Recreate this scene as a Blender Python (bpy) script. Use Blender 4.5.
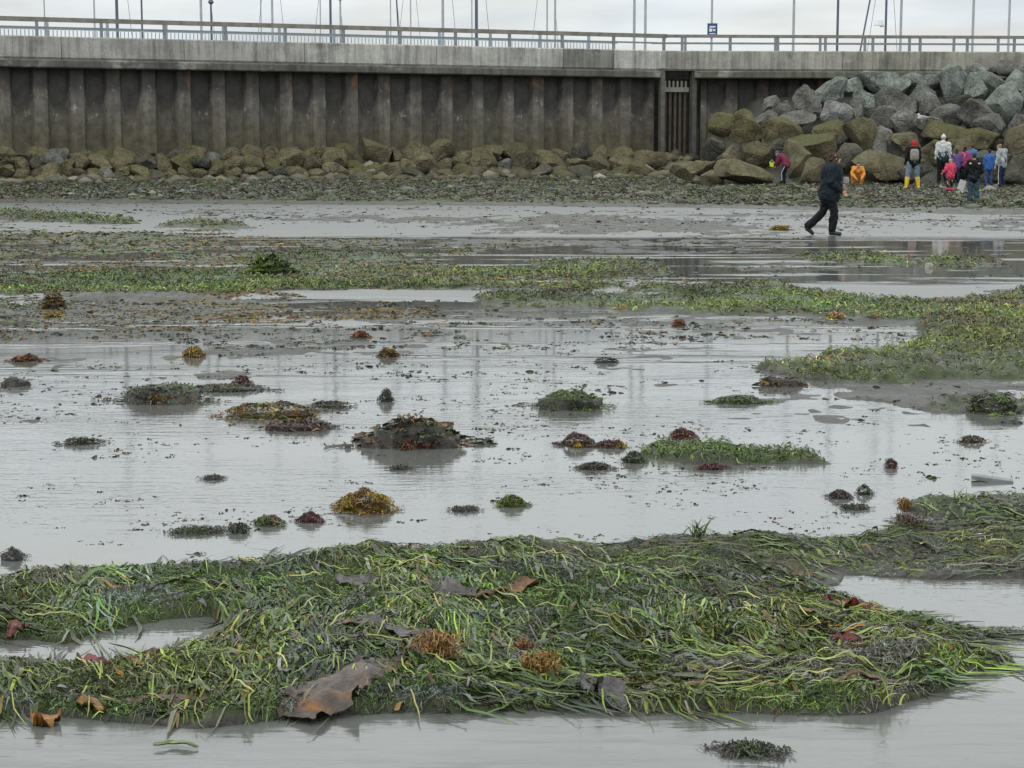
import bpy, bmesh, math, random
import numpy as np
from mathutils import Vector, Matrix

random.seed(7)
rng = np.random.default_rng(7)
R = math.radians
scene = bpy.context.scene
for o in list(bpy.data.objects):
    bpy.data.objects.remove(o)
COL = scene.collection

# ------------------------------------------------------------------ camera
CZ = 1.71                      # eye height above the water film
FPX = 1800.0                   # focal length in pixels for a 1024 px wide frame
PITCH = math.atan(234.0 / FPX)
cam_d = bpy.data.cameras.new("camera")
cam_d.sensor_width = 36.0
cam_d.lens = 36.0 * FPX / 1024.0
cam_d.clip_start = 0.1
cam_d.clip_end = 6000
cam = bpy.data.objects.new("camera", cam_d)
COL.objects.link(cam)
cam.location = (0, 0, CZ)
cam.rotation_euler = (math.pi / 2 - PITCH, 0, 0)
scene.camera = cam

# ------------------------------------------------------------------ world: overcast sky over a Nishita base
SUN_EL, SUN_ROT = 48.0, 215.0
world = bpy.data.worlds.new("World")
scene.world = world
world.use_nodes = True
nt = world.node_tree
nt.nodes.clear()
def wn(t, **k):
    n = nt.nodes.new(t)
    for a, b in k.items():
        setattr(n, a, b)
    return n
wo = wn("ShaderNodeOutputWorld")
bg = wn("ShaderNodeBackground")
bg.inputs[1].default_value = 0.1
sky = wn("ShaderNodeTexSky")
sky.sky_type = "NISHITA"
sky.sun_disc = False
sky.sun_elevation = R(SUN_EL)
sky.sun_rotation = R(SUN_ROT)
tc = wn("ShaderNodeTexCoord")
sep = wn("ShaderNodeSeparateXYZ")
nt.links.new(tc.outputs["Generated"], sep.inputs[0])
mr = wn("ShaderNodeMapRange")                      # overcast: the sky grows brighter towards the zenith
mr.inputs["From Min"].default_value = 0.0
mr.inputs["From Max"].default_value = 0.28
mr.inputs["To Min"].default_value = 6.3
mr.inputs["To Max"].default_value = 16.5
nt.links.new(sep.outputs["Z"], mr.inputs["Value"])
mp = wn("ShaderNodeMapping")
mp.inputs["Scale"].default_value = (3.0, 3.0, 16.0)
nt.links.new(tc.outputs["Generated"], mp.inputs["Vector"])
cn = wn("ShaderNodeTexNoise")
cn.inputs["Scale"].default_value = 2.8
cn.inputs["Detail"].default_value = 5
cn.inputs["Roughness"].default_value = 0.5
nt.links.new(mp.outputs[0], cn.inputs["Vector"])
cr = wn("ShaderNodeMapRange")
cr.inputs["From Min"].default_value = 0.3
cr.inputs["From Max"].default_value = 0.7
cr.inputs["To Min"].default_value = 0.8
cr.inputs["To Max"].default_value = 1.1
nt.links.new(cn.outputs["Fac"], cr.inputs["Value"])
mul = wn("ShaderNodeMath", operation="MULTIPLY")
nt.links.new(mr.outputs[0], mul.inputs[0])
nt.links.new(cr.outputs[0], mul.inputs[1])
tint = wn("ShaderNodeVectorMath", operation="SCALE")
tint.inputs[0].default_value = (0.960, 1.0, 1.005)
nt.links.new(mul.outputs[0], tint.inputs["Scale"])
cb = wn("ShaderNodeTexNoise")                      # thinner, bluer places in the cloud
cb.inputs["Scale"].default_value = 1.7
cb.inputs["Detail"].default_value = 4
nt.links.new(mp.outputs[0], cb.inputs["Vector"])
cbr = wn("ShaderNodeMapRange")
cbr.inputs["From Min"].default_value = 0.42
cbr.inputs["From Max"].default_value = 0.62
nt.links.new(cb.outputs["Fac"], cbr.inputs["Value"])
tmx = wn("ShaderNodeMix", data_type="VECTOR")
tmx.inputs["A"].default_value = (0.975, 1.0, 0.985)
tmx.inputs["B"].default_value = (0.93, 1.0, 1.06)
nt.links.new(cbr.outputs[0], tmx.inputs["Factor"])
nt.links.new(tmx.outputs["Result"], tint.inputs[0])
mx = wn("ShaderNodeMix", data_type="RGBA")
mx.inputs["Factor"].default_value = 0.93
nt.links.new(sky.outputs[0], mx.inputs["A"])
nt.links.new(tint.outputs[0], mx.inputs["B"])
nt.links.new(mx.outputs["Result"], bg.inputs[0])
nt.links.new(bg.outputs[0], wo.inputs[0])

sun_d = bpy.data.lights.new("sun", "SUN")
sun_d.energy = 0.6
sun_d.angle = R(25)
sun_d.color = (1.0, 0.97, 0.93)
sun = bpy.data.objects.new("sun", sun_d)
COL.objects.link(sun)
a_, e_ = R(SUN_ROT), R(SUN_EL)
sdir = Vector((math.sin(a_) * math.cos(e_), math.cos(a_) * math.cos(e_), math.sin(e_)))
sun.rotation_euler = sdir.to_track_quat("Z", "Y").to_euler()
sun.location = (0, -10, 30)

scene.view_settings.view_transform = "Standard"
scene.view_settings.look = "None"
scene.view_settings.exposure = 0.0
scene.view_settings.gamma = 1.0
scene.render.engine = "CYCLES"
scene.cycles.max_bounces = 4
scene.cycles.diffuse_bounces = 2
scene.cycles.glossy_bounces = 3
scene.cycles.transmission_bounces = 2
scene.cycles.use_denoising = True
scene.cycles.use_adaptive_sampling = True
scene.cycles.adaptive_threshold = 0.015
scene.cycles.filter_width = 1.5

# ------------------------------------------------------------------ pixel <-> world
SP, CP = math.sin(PITCH), math.cos(PITCH)
def project(X, Y, Z):
    dz = Z - CZ
    f = np.maximum(Y * CP - dz * SP, 1e-3)
    u = Y * SP + dz * CP
    return 512 + FPX * X / f, 384 - FPX * u / f
def ray(px, py):
    a = (px - 512.0) / FPX
    b = (384.0 - py) / FPX
    return a, CP + b * SP, -SP + b * CP
def at(px, py, z=0.0):
    x, y, zz = ray(px, py)
    t = (z - CZ) / zz
    return x * t, y * t
def at_y(px, py, Y):
    x, y, zz = ray(px, py)
    t = Y / y
    return x * t, CZ + zz * t
def x_at(px, Y, z):
    return (px - 512.0) / FPX * (Y * CP - (z - CZ) * SP)

# ------------------------------------------------------------------ object helpers
def tag(o, label=None, cat=None, group=None, kind=None):
    if label: o["label"] = label
    if cat: o["category"] = cat
    if group: o["group"] = group
    if kind: o["kind"] = kind
    return o
def empty(name, loc=(0, 0, 0), rz=0.0):
    o = bpy.data.objects.new(name, None)
    COL.objects.link(o)
    o.location = loc
    o.rotation_euler = (0, 0, rz)
    o.empty_display_size = 0.1
    return o
def mk(name, V, F, mat, parent=None, col=None, smooth=True, uv=None, loc=None):
    V = np.asarray(V, dtype=np.float32).reshape(-1, 3)
    me = bpy.data.meshes.new(name)
    if isinstance(F, np.ndarray):
        k = F.shape[1]
        me.vertices.add(len(V))
        me.vertices.foreach_set("co", V.ravel())
        me.loops.add(F.size)
        me.loops.foreach_set("vertex_index", F.astype(np.int32).ravel())
        me.polygons.add(len(F))
        me.polygons.foreach_set("loop_start", np.arange(0, F.size, k, dtype=np.int32))
        me.polygons.foreach_set("loop_total", np.full(len(F), k, dtype=np.int32))
        me.update(calc_edges=True)
    else:
        me.from_pydata([tuple(map(float, v)) for v in V], [], F)
        me.update()
    if smooth:
        me.polygons.foreach_set("use_smooth", np.ones(len(me.polygons), dtype=bool))
    if col is not None:
        c = np.ones((len(V), 4), dtype=np.float32)
        c[:, :3] = col
        at_ = me.color_attributes.new("col", "FLOAT_COLOR", "POINT")
        at_.data.foreach_set("color", c.ravel())
    if uv is not None:
        l = me.uv_layers.new(name="uv")
        li = np.empty(len(me.loops), dtype=np.int32)
        me.loops.foreach_get("vertex_index", li)
        l.data.foreach_set("uv", np.asarray(uv, dtype=np.float32)[li].ravel())
    if mat: me.materials.append(mat)
    o = bpy.data.objects.new(name, me)
    COL.objects.link(o)
    if parent: o.parent = parent
    if loc is not None: o.location = loc
    return o

BOXF = [(0, 3, 2, 1), (4, 5, 6, 7), (0, 1, 5, 4), (1, 2, 6, 5), (2, 3, 7, 6), (3, 0, 4, 7)]
class MB:
    """collects shapes for one mesh"""
    def __init__(s): s.v, s.f = [], []
    def add(s, V, F):
        k = len(s.v)
        s.v += [tuple(v) for v in V]
        s.f += [tuple(i + k for i in f) for f in F]
    def box(s, c, h, M=None):
        pts = [Vector((c[0] + sx * h[0], c[1] + sy * h[1], c[2] + sz * h[2]))
               for sz in (-1, 1) for sx, sy in ((-1, -1), (1, -1), (1, 1), (-1, 1))]
        if M: pts = [M @ p for p in pts]
        s.add(pts, BOXF)
    def tube(s, p0, p1, r0, r1=None, n=8):
        r1 = r0 if r1 is None else r1
        p0, p1 = Vector(p0), Vector(p1)
        d = (p1 - p0).normalized()
        a = d.orthogonal().normalized(); b = d.cross(a)
        V = []
        for p, r in ((p0, r0), (p1, r1)):
            for i in range(n):
                t = 2 * math.pi * i / n
                V.append(p + a * (r * math.cos(t)) + b * (r * math.sin(t)))
        F = [(i, (i + 1) % n, n + (i + 1) % n, n + i) for i in range(n)]
        F += [tuple(range(n))[::-1], tuple(range(n, 2 * n))]
        s.add(V, F)
    def build(s, name, mat, parent=None, smooth=False, **k):
        return mk(name, np.array(s.v), s.f, mat, parent, smooth=smooth, **k)

# ------------------------------------------------------------------ numpy noise
def _hash(ix, iy, seed):
    h = (ix.astype(np.int64) * 374761393 + iy.astype(np.int64) * 668265263 + seed * 974634777) & 0xFFFFFFFF
    h = ((h ^ (h >> 13)) * 1274126177) & 0xFFFFFFFF
    h = h ^ (h >> 16)
    return (h & 0xFFFFFF) / float(0xFFFFFF)
def vnoise(x, y, seed=0):
    ix, iy = np.floor(x), np.floor(y)
    fx, fy = x - ix, y - iy
    fx = fx * fx * (3 - 2 * fx); fy = fy * fy * (3 - 2 * fy)
    a, b = _hash(ix, iy, seed), _hash(ix + 1, iy, seed)
    c, d = _hash(ix, iy + 1, seed), _hash(ix + 1, iy + 1, seed)
    return (a + (b - a) * fx) * (1 - fy) + (c + (d - c) * fx) * fy
def fbm(x, y, scales, amps, seed=0):
    s = np.zeros_like(x, dtype=np.float64); w = 0
    for i, (L, A) in enumerate(zip(scales, amps)):
        s += A * (vnoise(x / L + 13.7 * i, y / L - 7.1 * i, seed + i) - 0.5)
        w += A * A
    return s / math.sqrt(w) * 4.0          # about unit variance
def uni(v):
    return 0.5 + 0.5 * np.tanh(v * 0.85)
def sst(v, a, b):
    t = np.clip((v - a) / (b - a), 0, 1)
    return t * t * (3 - 2 * t)

# ------------------------------------------------------------------ ground plan: what lies where on the flat
X0, X1, Y0, Y1, ST = -400, 1424, 150, 900, 2
gx = np.arange(X0, X1 + 1, ST, dtype=np.float64)
gy = np.arange(Y0, Y1 + 1, 1, dtype=np.float64)
GX, GY = np.meshgrid(gx, gy)
def band(pts, s=2.0):
    pts = sorted(pts)
    xs = [p[0] for p in pts]
    top = np.interp(gx, xs, [p[1] for p in pts])
    bot = np.interp(gx, xs, [p[2] for p in pts])
    m = sst((GY - top[None]) / s, -0.5, 1.0) * sst((bot[None] - GY) / s, -0.5, 1.0)
    e = sst(gx, xs[0] - 6, xs[0] + 6) * sst(-gx, -xs[-1] - 6, -xs[-1] + 6)
    return m * e[None]
Z_ = lambda: np.zeros_like(GX)
C, G, O, H, M = Z_(), Z_(), Z_(), Z_(), Z_()
# default litter in the open water
C[:] = np.interp(gy, [150, 200, 215, 300, 345, 420, 540, 900], [.4, .06, .22, .28, .2, .10, .03, .0])[:, None]
def put(pts, s=2., c=None, g=None, o=None, h=None, m=None, k=1.0):
    b = band(pts, s) * k
    for A, v in ((C, c), (G, g), (O, o), (H, h), (M, m)):
        if v is not None:
            A[:] = A * (1 - b) + v * b
    return b
# far flats
put([(-400, 222, 300), (0, 224, 302), (250, 232, 300), (400, 236, 296), (520, 242, 280), (620, 248, 272)], 6, c=.62, g=.5, o=.85, h=.004)
put([(-400, 296, 345), (0, 298, 345), (150, 300, 335), (300, 303, 325), (430, 308, 318)], 5, c=.5, g=.15, o=.5)
put([(-400, 345, 410), (0, 345, 405), (120, 345, 395), (250, 350, 385)], 8, c=.3, o=.4, g=.1)
put([(380, 218, 246), (600, 216, 247), (800, 214, 236), (1024, 222, 232), (1424, 222, 232)], 3, c=.56, g=.12, o=.2)
put([(480, 248, 284), (560, 245, 284), (800, 243, 282), (1024, 262, 284), (1424, 260, 284)], 2, c=.30, g=.0, o=.05, m=1, h=0.0)
put([(430, 312, 350), (700, 318, 352), (900, 322, 352), (925, 330, 345)], 5, c=.08)
put([(-400, 210, 222), (0, 211, 221), (60, 214, 223), (136, 221, 225)], 1.0, c=1.3, g=1, o=0, h=.035)
put([(165, 225, 227), (200, 221, 229), (250, 226, 229)], 1.0, c=1.2, g=.6, o=.3, h=.05)
put([(-400, 270, 296), (0, 274, 293), (110, 272, 294), (200, 271, 294), (300, 268, 290), (400, 271, 289), (520, 268, 286), (655, 262, 276)], 2.5, c=1.0, g=.85, o=.4, h=.012)
put([(250, 252, 262), (320, 250, 262), (400, 254, 260)], 1.5, c=1.1, g=.9, o=.1, h=.015)
put([(540, 261, 270), (600, 259, 271), (655, 262, 270)], 1.5, c=1.1, g=1, o=.1, h=.015)
put([(800, 254, 262), (850, 252, 264), (905, 257, 266)], 1.5, c=1.1, g=.9, o=.3, h=.015)
put([(930, 257, 266), (960, 257, 268), (1000, 260, 268)], 1.5, c=1.0, g=.5, o=.7, h=.02)
put([(480, 274, 290), (620, 274, 292), (760, 278, 292), (830, 280, 290)], 2, c=.72, g=.6, o=.5, h=.01)
put([(60, 295, 301), (90, 294, 303), (190, 296, 302), (205, 298, 300)], 1.0, c=1.2, g=.25, o=.1, h=.03)
# bright pool in front of the green band
put([(790, 281, 296), (860, 280, 301), (940, 281, 299), (985, 284, 291)], 1.2, c=-.4, g=0, o=0, h=0, m=0)
put([(500, 289, 296), (560, 290, 298), (640, 291, 297), (680, 292, 296)], 1.0, c=-.4, g=0, o=0, h=0)
put([(290, 289, 304), (360, 289, 307), (480, 290, 303)], 1.5, c=-.2, g=0, o=0, h=0)
# green band across the right half
put([(478, 300, 303), (520, 294, 309), (600, 295, 310), (650, 294, 313), (700, 288, 315), (760, 284, 315), (830, 294, 318), (900, 300, 321), (960, 300, 322), (1024, 290, 322), (1424, 288, 322)], 2, c=1.3, g=1, o=.2, h=.02)
put([(925, 322, 338), (960, 312, 345), (1024, 302, 352), (1424, 298, 352)], 2, c=1.3, g=1, o=0, h=.035)
put([(768, 366, 374), (800, 361, 379), (850, 355, 383), (900, 349, 383), (960, 338, 380), (1024, 322, 378), (1424, 312, 376)], 2, c=1.35, g=1, o=0, h=.04)
put([(860, 384, 400), (940, 382, 416), (1024, 379, 392), (1424, 378, 400)], 3, c=.75, g=.05, h=.0)
put([(925, 405, 414), (960, 398, 416), (1000, 396, 417), (1024, 402, 417), (1424, 402, 420)], 2, c=1.1, g=.7, o=.2, h=.03)
# patch in mid water
put([(645, 456, 459), (670, 446, 463), (710, 443, 465), (760, 450, 464), (818, 456, 462)], 2, c=1.3, g=.9, o=.1, h=.025)
# mud bank to the right
put([(560, 548, 560), (640, 546, 572), (700, 537, 575), (780, 536, 577), (850, 538, 578), (900, 530, 579), (1024, 523, 577), (1424, 518, 577)], 2.5, c=1.1, g=.7, o=.2, h=.016)
put([(895, 503, 508), (920, 497, 516), (960, 497, 526), (1024, 496, 530), (1424, 492, 530)], 2.5, c=1.2, g=.8, o=.15, h=.022)
put([(620, 565, 585), (760, 568, 590), (850, 574, 594)], 3, c=.75, g=.15, h=.0)
put([(775, 592, 601), (810, 585, 603), (860, 590, 604), (885, 596, 602)], 2, c=1.1, g=.35, h=.03)
# the bed in front
put([(-400, 590, 717), (0, 588, 716), (60, 580, 716), (110, 573, 720), (160, 566, 722), (200, 560, 724), (250, 556, 722), (330, 548, 718), (450, 544, 716), (560, 546, 714), (640, 556, 716), (720, 568, 718), (800, 584, 716), (860, 596, 716), (900, 608, 712), (940, 628, 703), (962, 650, 692)], 3, c=1.5, g=1, o=.25, h=.027)
put([(880, 612, 640), (960, 616, 650), (1024, 628, 642), (1424, 628, 642)], 3, c=.95, g=.4, h=.02)
put([(965, 656, 672), (990, 655, 674), (1015, 660, 670)], 2, c=1.1, g=.5, h=.02)
# pools
put([(-400, 641, 680), (0, 643, 678), (60, 643, 670), (85, 634, 668), (120, 628, 663), (180, 617, 654), (215, 615, 645), (235, 622, 632)], 2.5, c=-.5, g=0, o=0, h=0)
put([(835, 586, 596), (870, 582, 606), (920, 580, 624), (960, 580, 632), (1024, 580, 634), (1424, 580, 634)], 2.5, c=-.5, g=0, o=0, h=0)
put([(-400, 724, 900), (1424, 724, 900)], 3, c=-.3, g=0, o=0, h=0)
put([(718, 750, 756), (750, 746, 759), (785, 751, 756)], 2, c=-.1, g=.1, h=0)

# the near mounds slope gently to their edges
def soften(A, ry, rx):
    B = np.pad(A, ((ry, ry), (rx, rx)), mode="edge")
    c = np.cumsum(np.pad(B, ((1, 0), (0, 0))), 0); B = (c[2 * ry + 1:] - c[:-2 * ry - 1]) / (2 * ry + 1)
    c = np.cumsum(np.pad(B, ((0, 0), (1, 0))), 1); return (c[:, 2 * rx + 1:] - c[:, :-2 * rx - 1]) / (2 * rx + 1)
Hs = soften(soften(H, 9, 9), 7, 7)
Hm = soften(soften(H, 3, 6), 2, 4)
wN = sst(gy, 470, 500)[:, None]; wM = sst(gy, 300, 330)[:, None]
H = Hs * wN + (1 - wN) * (Hm * wM + H * (1 - wM))

def samp(A, px, py):
    fx = np.clip((px - X0) / ST, 0, len(gx) - 1.001)
    fy = np.clip(py - Y0, 0, len(gy) - 1.001)
    ix, iy = fx.astype(int), fy.astype(int)
    fx -= ix; fy -= iy
    return (A[iy, ix] * (1 - fx) + A[iy, ix + 1] * fx) * (1 - fy) + (A[iy + 1, ix] * (1 - fx) + A[iy + 1, ix + 1] * fx) * fy

# wall line in plan (camera looks along +Y): bends at the outfall gate
def wall_y_at(px):            # depth of the wall seen at picture column px
    return np.interp(px, [-900, 0, 657, 1024, 1900], [58.3, 69, 79.7, 81, 84])
def fields(X, Y):
    X = np.asarray(X, dtype=np.float64); Y = np.asarray(Y, dtype=np.float64)
    near = Y > 2.2
    Ys = np.where(near, Y, 2.2)
    px, py = project(X, Ys, np.zeros_like(X))
    py = np.where(near, py, 900)
    big = np.interp(Ys, [4, 12, 30, 70], [1, 1.3, 3.0, 6.0])
    n = uni(0.62 * fbm(X, Y, [2.2, .8, .27, .1], [1, 1, .95, .6], 3) + 0.55 * fbm(X / 2.6, Y, [7.0, 2.4, .9], [1, .9, .6], 21) * np.clip(big / 2.5, .3, 1))
    # wobble the plan so outlines are uneven
    wx = fbm(X, Y, [.5, .17], [1, .7], 51) * 0.05 * np.clip(Ys / 8, .5, 3)
    wy = fbm(X, Y, [.6, .2], [1, .7], 57) * 0.055 * np.clip(Ys / 8, .6, 5)
    pxw, pyw = project(X + wx, np.maximum(Ys + wy, 2.2), np.zeros_like(X))
    pyw = np.where(near, pyw, 900)
    c, g, o, h, m = (samp(A, pxw, pyw) for A in (C, G, O, H, M))
    return px, py, n, c, g, o, h, m
def shore_h(X, Y, px):
    Ds = np.interp(px, [-400, 0, 300, 512, 700, 1024, 1424], [59, 59, 57, 55.5, 53.5, 47.6, 46])
    rough = fbm(X, Y, [3, 1.1, .45], [1, .8, .6], 71)
    toe = np.interp(px, [-900, 0, 657, 720, 1424], [57.5, 66.0, 74.5, 67.0, 67.0])
    t = (Y - Ds) / (toe - Ds)
    zt = np.interp(px, [-400, 0, 657, 720, 1424], [.55, .55, .62, .4, .38])
    z = np.where(t > 0, zt * np.clip(t, 0, 1) ** .75 + rough * .022 * np.clip(t * 6, 0, 1), t * 0.0)
    rip = sst(px, 690, 760)
    z = z + np.clip(Y - toe, 0, 4) * .12 * (1 - rip) + np.clip(Y - toe - .6, 0, 12) * .30 * rip
    return z, np.clip(t * 9 + rough * .35, 0, 1)
def height(X, Y, full=False):
    X = np.asarray(X, dtype=np.float64); Y = np.asarray(Y, dtype=np.float64)
    px, py, n, c, g, o, h, m = fields(X, Y)
    cov = c - n
    lump = fbm(X, Y, [.35, .13, .05, .022], [1, .85, .6, .35], 91)
    base = np.clip(cov * .05, -.03, .009)
    rise = sst(cov, -.1, .85) * h * (1 + .55 * np.clip(lump, -1.5, 2))
    z = base + rise + np.clip(cov * 4, 0, 1) * .0035 * lump
    sh, st = shore_h(X, Y, px)
    z = z * (1 - .0 * st) + sh
    z = np.where(Y > wall_y_at(px) + 1.5, -3.0, z)
    z = np.where((Y < 2.2), -.03, z)
    if full: return z, px, py, n, cov, g, o, h, m, st
    return z

# ------------------------------------------------------------------ materials
def material(name):
    m = bpy.data.materials.new(name)
    m.use_nodes = True
    t = m.node_tree
    return m, t, t.nodes["Principled BSDF"]
def N(t, typ, ins=None, **k):
    n = t.nodes.new(typ)
    for a, b in k.items(): setattr(n, a, b)
    for a, b in (ins or {}).items():
        if hasattr(b, "links") or isinstance(b, bpy.types.NodeSocket): t.links.new(b, n.inputs[a])
        else: n.inputs[a].default_value = b
    return n
def noise(t, scale, detail=4, rough=.55, vec=None, coord="Object", sc=None):
    if vec is None:
        vec = N(t, "ShaderNodeTexCoord").outputs[coord]
    if sc: vec = N(t, "ShaderNodeMapping", {"Vector": vec, "Scale": sc}).outputs[0]
    return N(t, "ShaderNodeTexNoise", {"Vector": vec, "Scale": scale, "Detail": detail, "Roughness": rough}).outputs["Fac"]
def mrange(t, v, a, b, c, d):
    return N(t, "ShaderNodeMapRange", {"Value": v, "From Min": a, "From Max": b, "To Min": c, "To Max": d}).outputs[0]
def mixc(t, f, a, b, blend="MIX"):
    n = N(t, "ShaderNodeMix", data_type="RGBA", blend_type=blend)
    for key, v in (("Factor", f), ("A", a), ("B", b)):
        if isinstance(v, bpy.types.NodeSocket): t.links.new(v, n.inputs[key])
        elif key == "Factor": n.inputs[key].default_value = v
        else: n.inputs[key].default_value = (*v, 1) if len(v) == 3 else v
    return n.outputs["Result"]
def ma(t, op, a, b=0.5):
    return N(t, "ShaderNodeMath", {0: a, 1: b}, operation=op).outputs[0]
def bump(t, bs, h, strength=.5, dist=.02):
    n = N(t, "ShaderNodeBump", {"Height": h, "Strength": strength, "Distance": dist})
    t.links.new(n.outputs[0], bs.inputs["Normal"])
    return n

# plain cloth / paint
def simple(name, col, rough=.7, var=.15, scale=12, metal=0, b=.15):
    m, t, bs = material(name)
    nz = noise(t, scale)
    f = mrange(t, nz, .3, .7, 1 - var, 1 + var)
    c = N(t, "ShaderNodeVectorMath", {0: col, "Scale": f}, operation="SCALE").outputs[0]
    t.links.new(c, bs.inputs["Base Color"])
    bs.inputs["Roughness"].default_value = rough
    if rough > .6: bs.inputs["Specular IOR Level"].default_value = .2
    bs.inputs["Metallic"].default_value = metal
    if b: bump(t, bs, noise(t, scale * 2), b, .01)
    return m

# vertex coloured, wet weed
def weedmat(name, rough=.42, spec=.3, trans=0.0):
    m, t, bs = material(name)
    a = N(t, "ShaderNodeAttribute", attribute_name="col")
    nz = noise(t, 60, 3)
    f = mrange(t, nz, .3, .7, .75, 1.25)
    c = N(t, "ShaderNodeVectorMath", {0: a.outputs["Color"], "Scale": f}, operation="SCALE").outputs[0]
    t.links.new(c, bs.inputs["Base Color"])
    bs.inputs["Roughness"].default_value = rough
    bs.inputs["Specular IOR Level"].default_value = spec
    if trans:
        bs.inputs["Transmission Weight"].default_value = 0
        bs.inputs["Subsurface Weight"].default_value = 0
    return m
M_WEED = weedmat("wet_weed", .42, .32)
M_LITTER = weedmat("wet_litter", .55, .2)

def groundmat():
    m, t, bs = material("mud_flat")
    a = N(t, "ShaderNodeAttribute", attribute_name="col")
    n1 = noise(t, 25, 6, .65)
    n2 = noise(t, 3.0, 5, .6)
    f = ma(t, "MULTIPLY", mrange(t, n1, .3, .7, .7, 1.3), mrange(t, n2, .3, .7, .85, 1.15))
    c = N(t, "ShaderNodeVectorMath", {0: a.outputs["Color"], "Scale": f}, operation="SCALE").outputs[0]
    t.links.new(c, bs.inputs["Base Color"])
    t.links.new(mrange(t, n2, .35, .65, .3, .6), bs.inputs["Roughness"])
    bs.inputs["Specular IOR Level"].default_value = .22
    bump(t, bs, ma(t, "ADD", n1, ma(t, "MULTIPLY", n2, 2.0)), .9, .035)
    return m
M_GROUND = groundmat()

def watermat():
    m, t, bs = material("shallow_water")
    bs.inputs["Base Color"].default_value = (.115, .118, .108, 1)
    bs.inputs["IOR"].default_value = 1.52
    bs.inputs["Specular IOR Level"].default_value = .5
    n1 = noise(t, 9, 3, .6, sc=(.35, 1.8, 1))
    n2 = noise(t, 34, 2, .5, sc=(.55, 1.5, 1))
    n3 = noise(t, 1.1, 3, .5, sc=(.6, 1.6, 1))
    wy = N(t, "ShaderNodeSeparateXYZ", {0: N(t, "ShaderNodeNewGeometry").outputs["Position"]}).outputs[1]
    wn_ = ma(t, "MULTIPLY", ma(t, "SUBTRACT", noise(t, .25, 3, .6, sc=(.5, 1, 1)), .5), 5.0)
    wyn = ma(t, "ADD", wy, wn_)
    far_ = mrange(t, wyn, 34.5, 37.5, 0, 1)
    mid_ = ma(t, "MULTIPLY", mrange(t, wyn, 20.2, 20.9, 0, 1), mrange(t, wyn, 23.2, 24.0, 1, 0))
    pat_ = ma(t, "MULTIPLY", mrange(t, noise(t, .9, 4, .65, sc=(.22, 1.3, 1)), .54, .62, 0, .8), mrange(t, wy, 13, 16, 0, 1))
    near_ = ma(t, "MULTIPLY", mrange(t, wy, 5.3, 5.6, .45, 0), mrange(t, noise(t, 2.2, 3, .6, sc=(.5, 1.6, 1)), .4, .6, .3, 1))
    pat_ = ma(t, "MAXIMUM", ma(t, "MULTIPLY", pat_, .8), near_)
    gust = mrange(t, ma(t, "MAXIMUM", pat_, ma(t, "MAXIMUM", far_, mid_)), 0, 1, 1.0, 3.0)
    calm = mrange(t, noise(t, .35, 3, .5, sc=(.4, 1.2, 1)), .42, .6, .35, 1.0)
    h = ma(t, "ADD", ma(t, "MULTIPLY", n1, 1.0), ma(t, "MULTIPLY", n2, .28))
    h = ma(t, "ADD", ma(t, "MULTIPLY", h, calm), ma(t, "MULTIPLY", n3, 1.4))
    lee = ma(t, "MULTIPLY", mrange(t, wyn, 13.6, 15.6, 0, 1), mrange(t, wyn, 34.0, 36.5, 1, 0))
    lee = ma(t, "MULTIPLY", lee, mrange(t, gust, 1.05, 1.6, .9, 0))      # sheltered strip: still water mirrors the wall
    h = ma(t, "MULTIPLY", ma(t, "MULTIPLY", h, gust), ma(t, "SUBTRACT", 1.0, lee))
    t.links.new(mrange(t, gust, 1.0, 3.0, .05, .40), bs.inputs["Roughness"])
    bump(t, bs, h, 1.0, .0036)
    return m
M_WATER = watermat()

# ------------------------------------------------------------------ the ground sheet and the water sheet
pys = np.arange(1000, 184, -1.0)
rowsY = at(512.0, pys)[1]
rowsY = rowsY[rowsY < 50]
rowsY = np.concatenate([[-60, -20, -6, 0, 1.2, 2.2], rowsY, np.arange(50.25, 76, .3), np.arange(76.5, 90, .8), [100, 300, 3500]])
ud = np.arange(-640, 641, 1.6) / 1800.0
us = np.concatenate([-np.geomspace(8, .37, 16), ud, np.geomspace(.37, 8, 16)])
UU, YY = np.meshgrid(us, rowsY)
XX = UU * np.maximum(YY * .992, 2.0)
z, px, py, n, cov, g, o, h, m, st = height(XX.ravel(), YY.ravel(), True)
XXf, YYf = XX.ravel(), YY.ravel()
nr, nc = XX.shape
# what the ground is made of at each point
n2 = uni(fbm(XXf, YYf, [1.1, .4, .14], [1, .9, .7], 131))
n3 = uni(fbm(XXf, YYf, [1.6, .5, .2], [1, .9, .7], 161))
mud = np.array([.066, .063, .054]); dark = np.array([.042, .04, .035])
green = np.array([.05, .068, .02]); ochre = np.array([.072, .062, .022]); shore = np.array([.082, .086, .060]); grit = np.array([.15, .145, .125])
gw = sst(g - n2 + .1, 0, .35)[:, None]
ow = sst(o - n3 + .1, 0, .3)[:, None]
col = mud * (1 - m[:, None]) + dark * m[:, None]
col = col * (1 - ow * .9) + ochre * ow * .9
col = col * (1 - gw * .85) + green * gw * .85
sc_ = shore * (.6 + .8 * n2[:, None]) * (1 - .45 * sst(n3, .6, .95)[:, None]) + grit * .45 * sst(n3, .6, .95)[:, None]
gs = sst(n2, .55, .85)[:, None] * .6
sc_ = sc_ * (1 - gs) + green * gs
col = col * (1 - st[:, None]) + sc_ * st[:, None]
rp = (sst(px, 690, 760) * sst(YYf, 67, 70))[:, None]
col = col * (1 - rp) + np.array([.05, .05, .04]) * rp
I = np.arange(nr * nc).reshape(nr, nc)
F = np.stack([I[:-1, :-1], I[:-1, 1:], I[1:, 1:], I[1:, :-1]], -1).reshape(-1, 4)
tag(mk("ground", np.stack([XXf, YYf, z], -1), F, M_GROUND, col=col), kind="structure")
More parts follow.
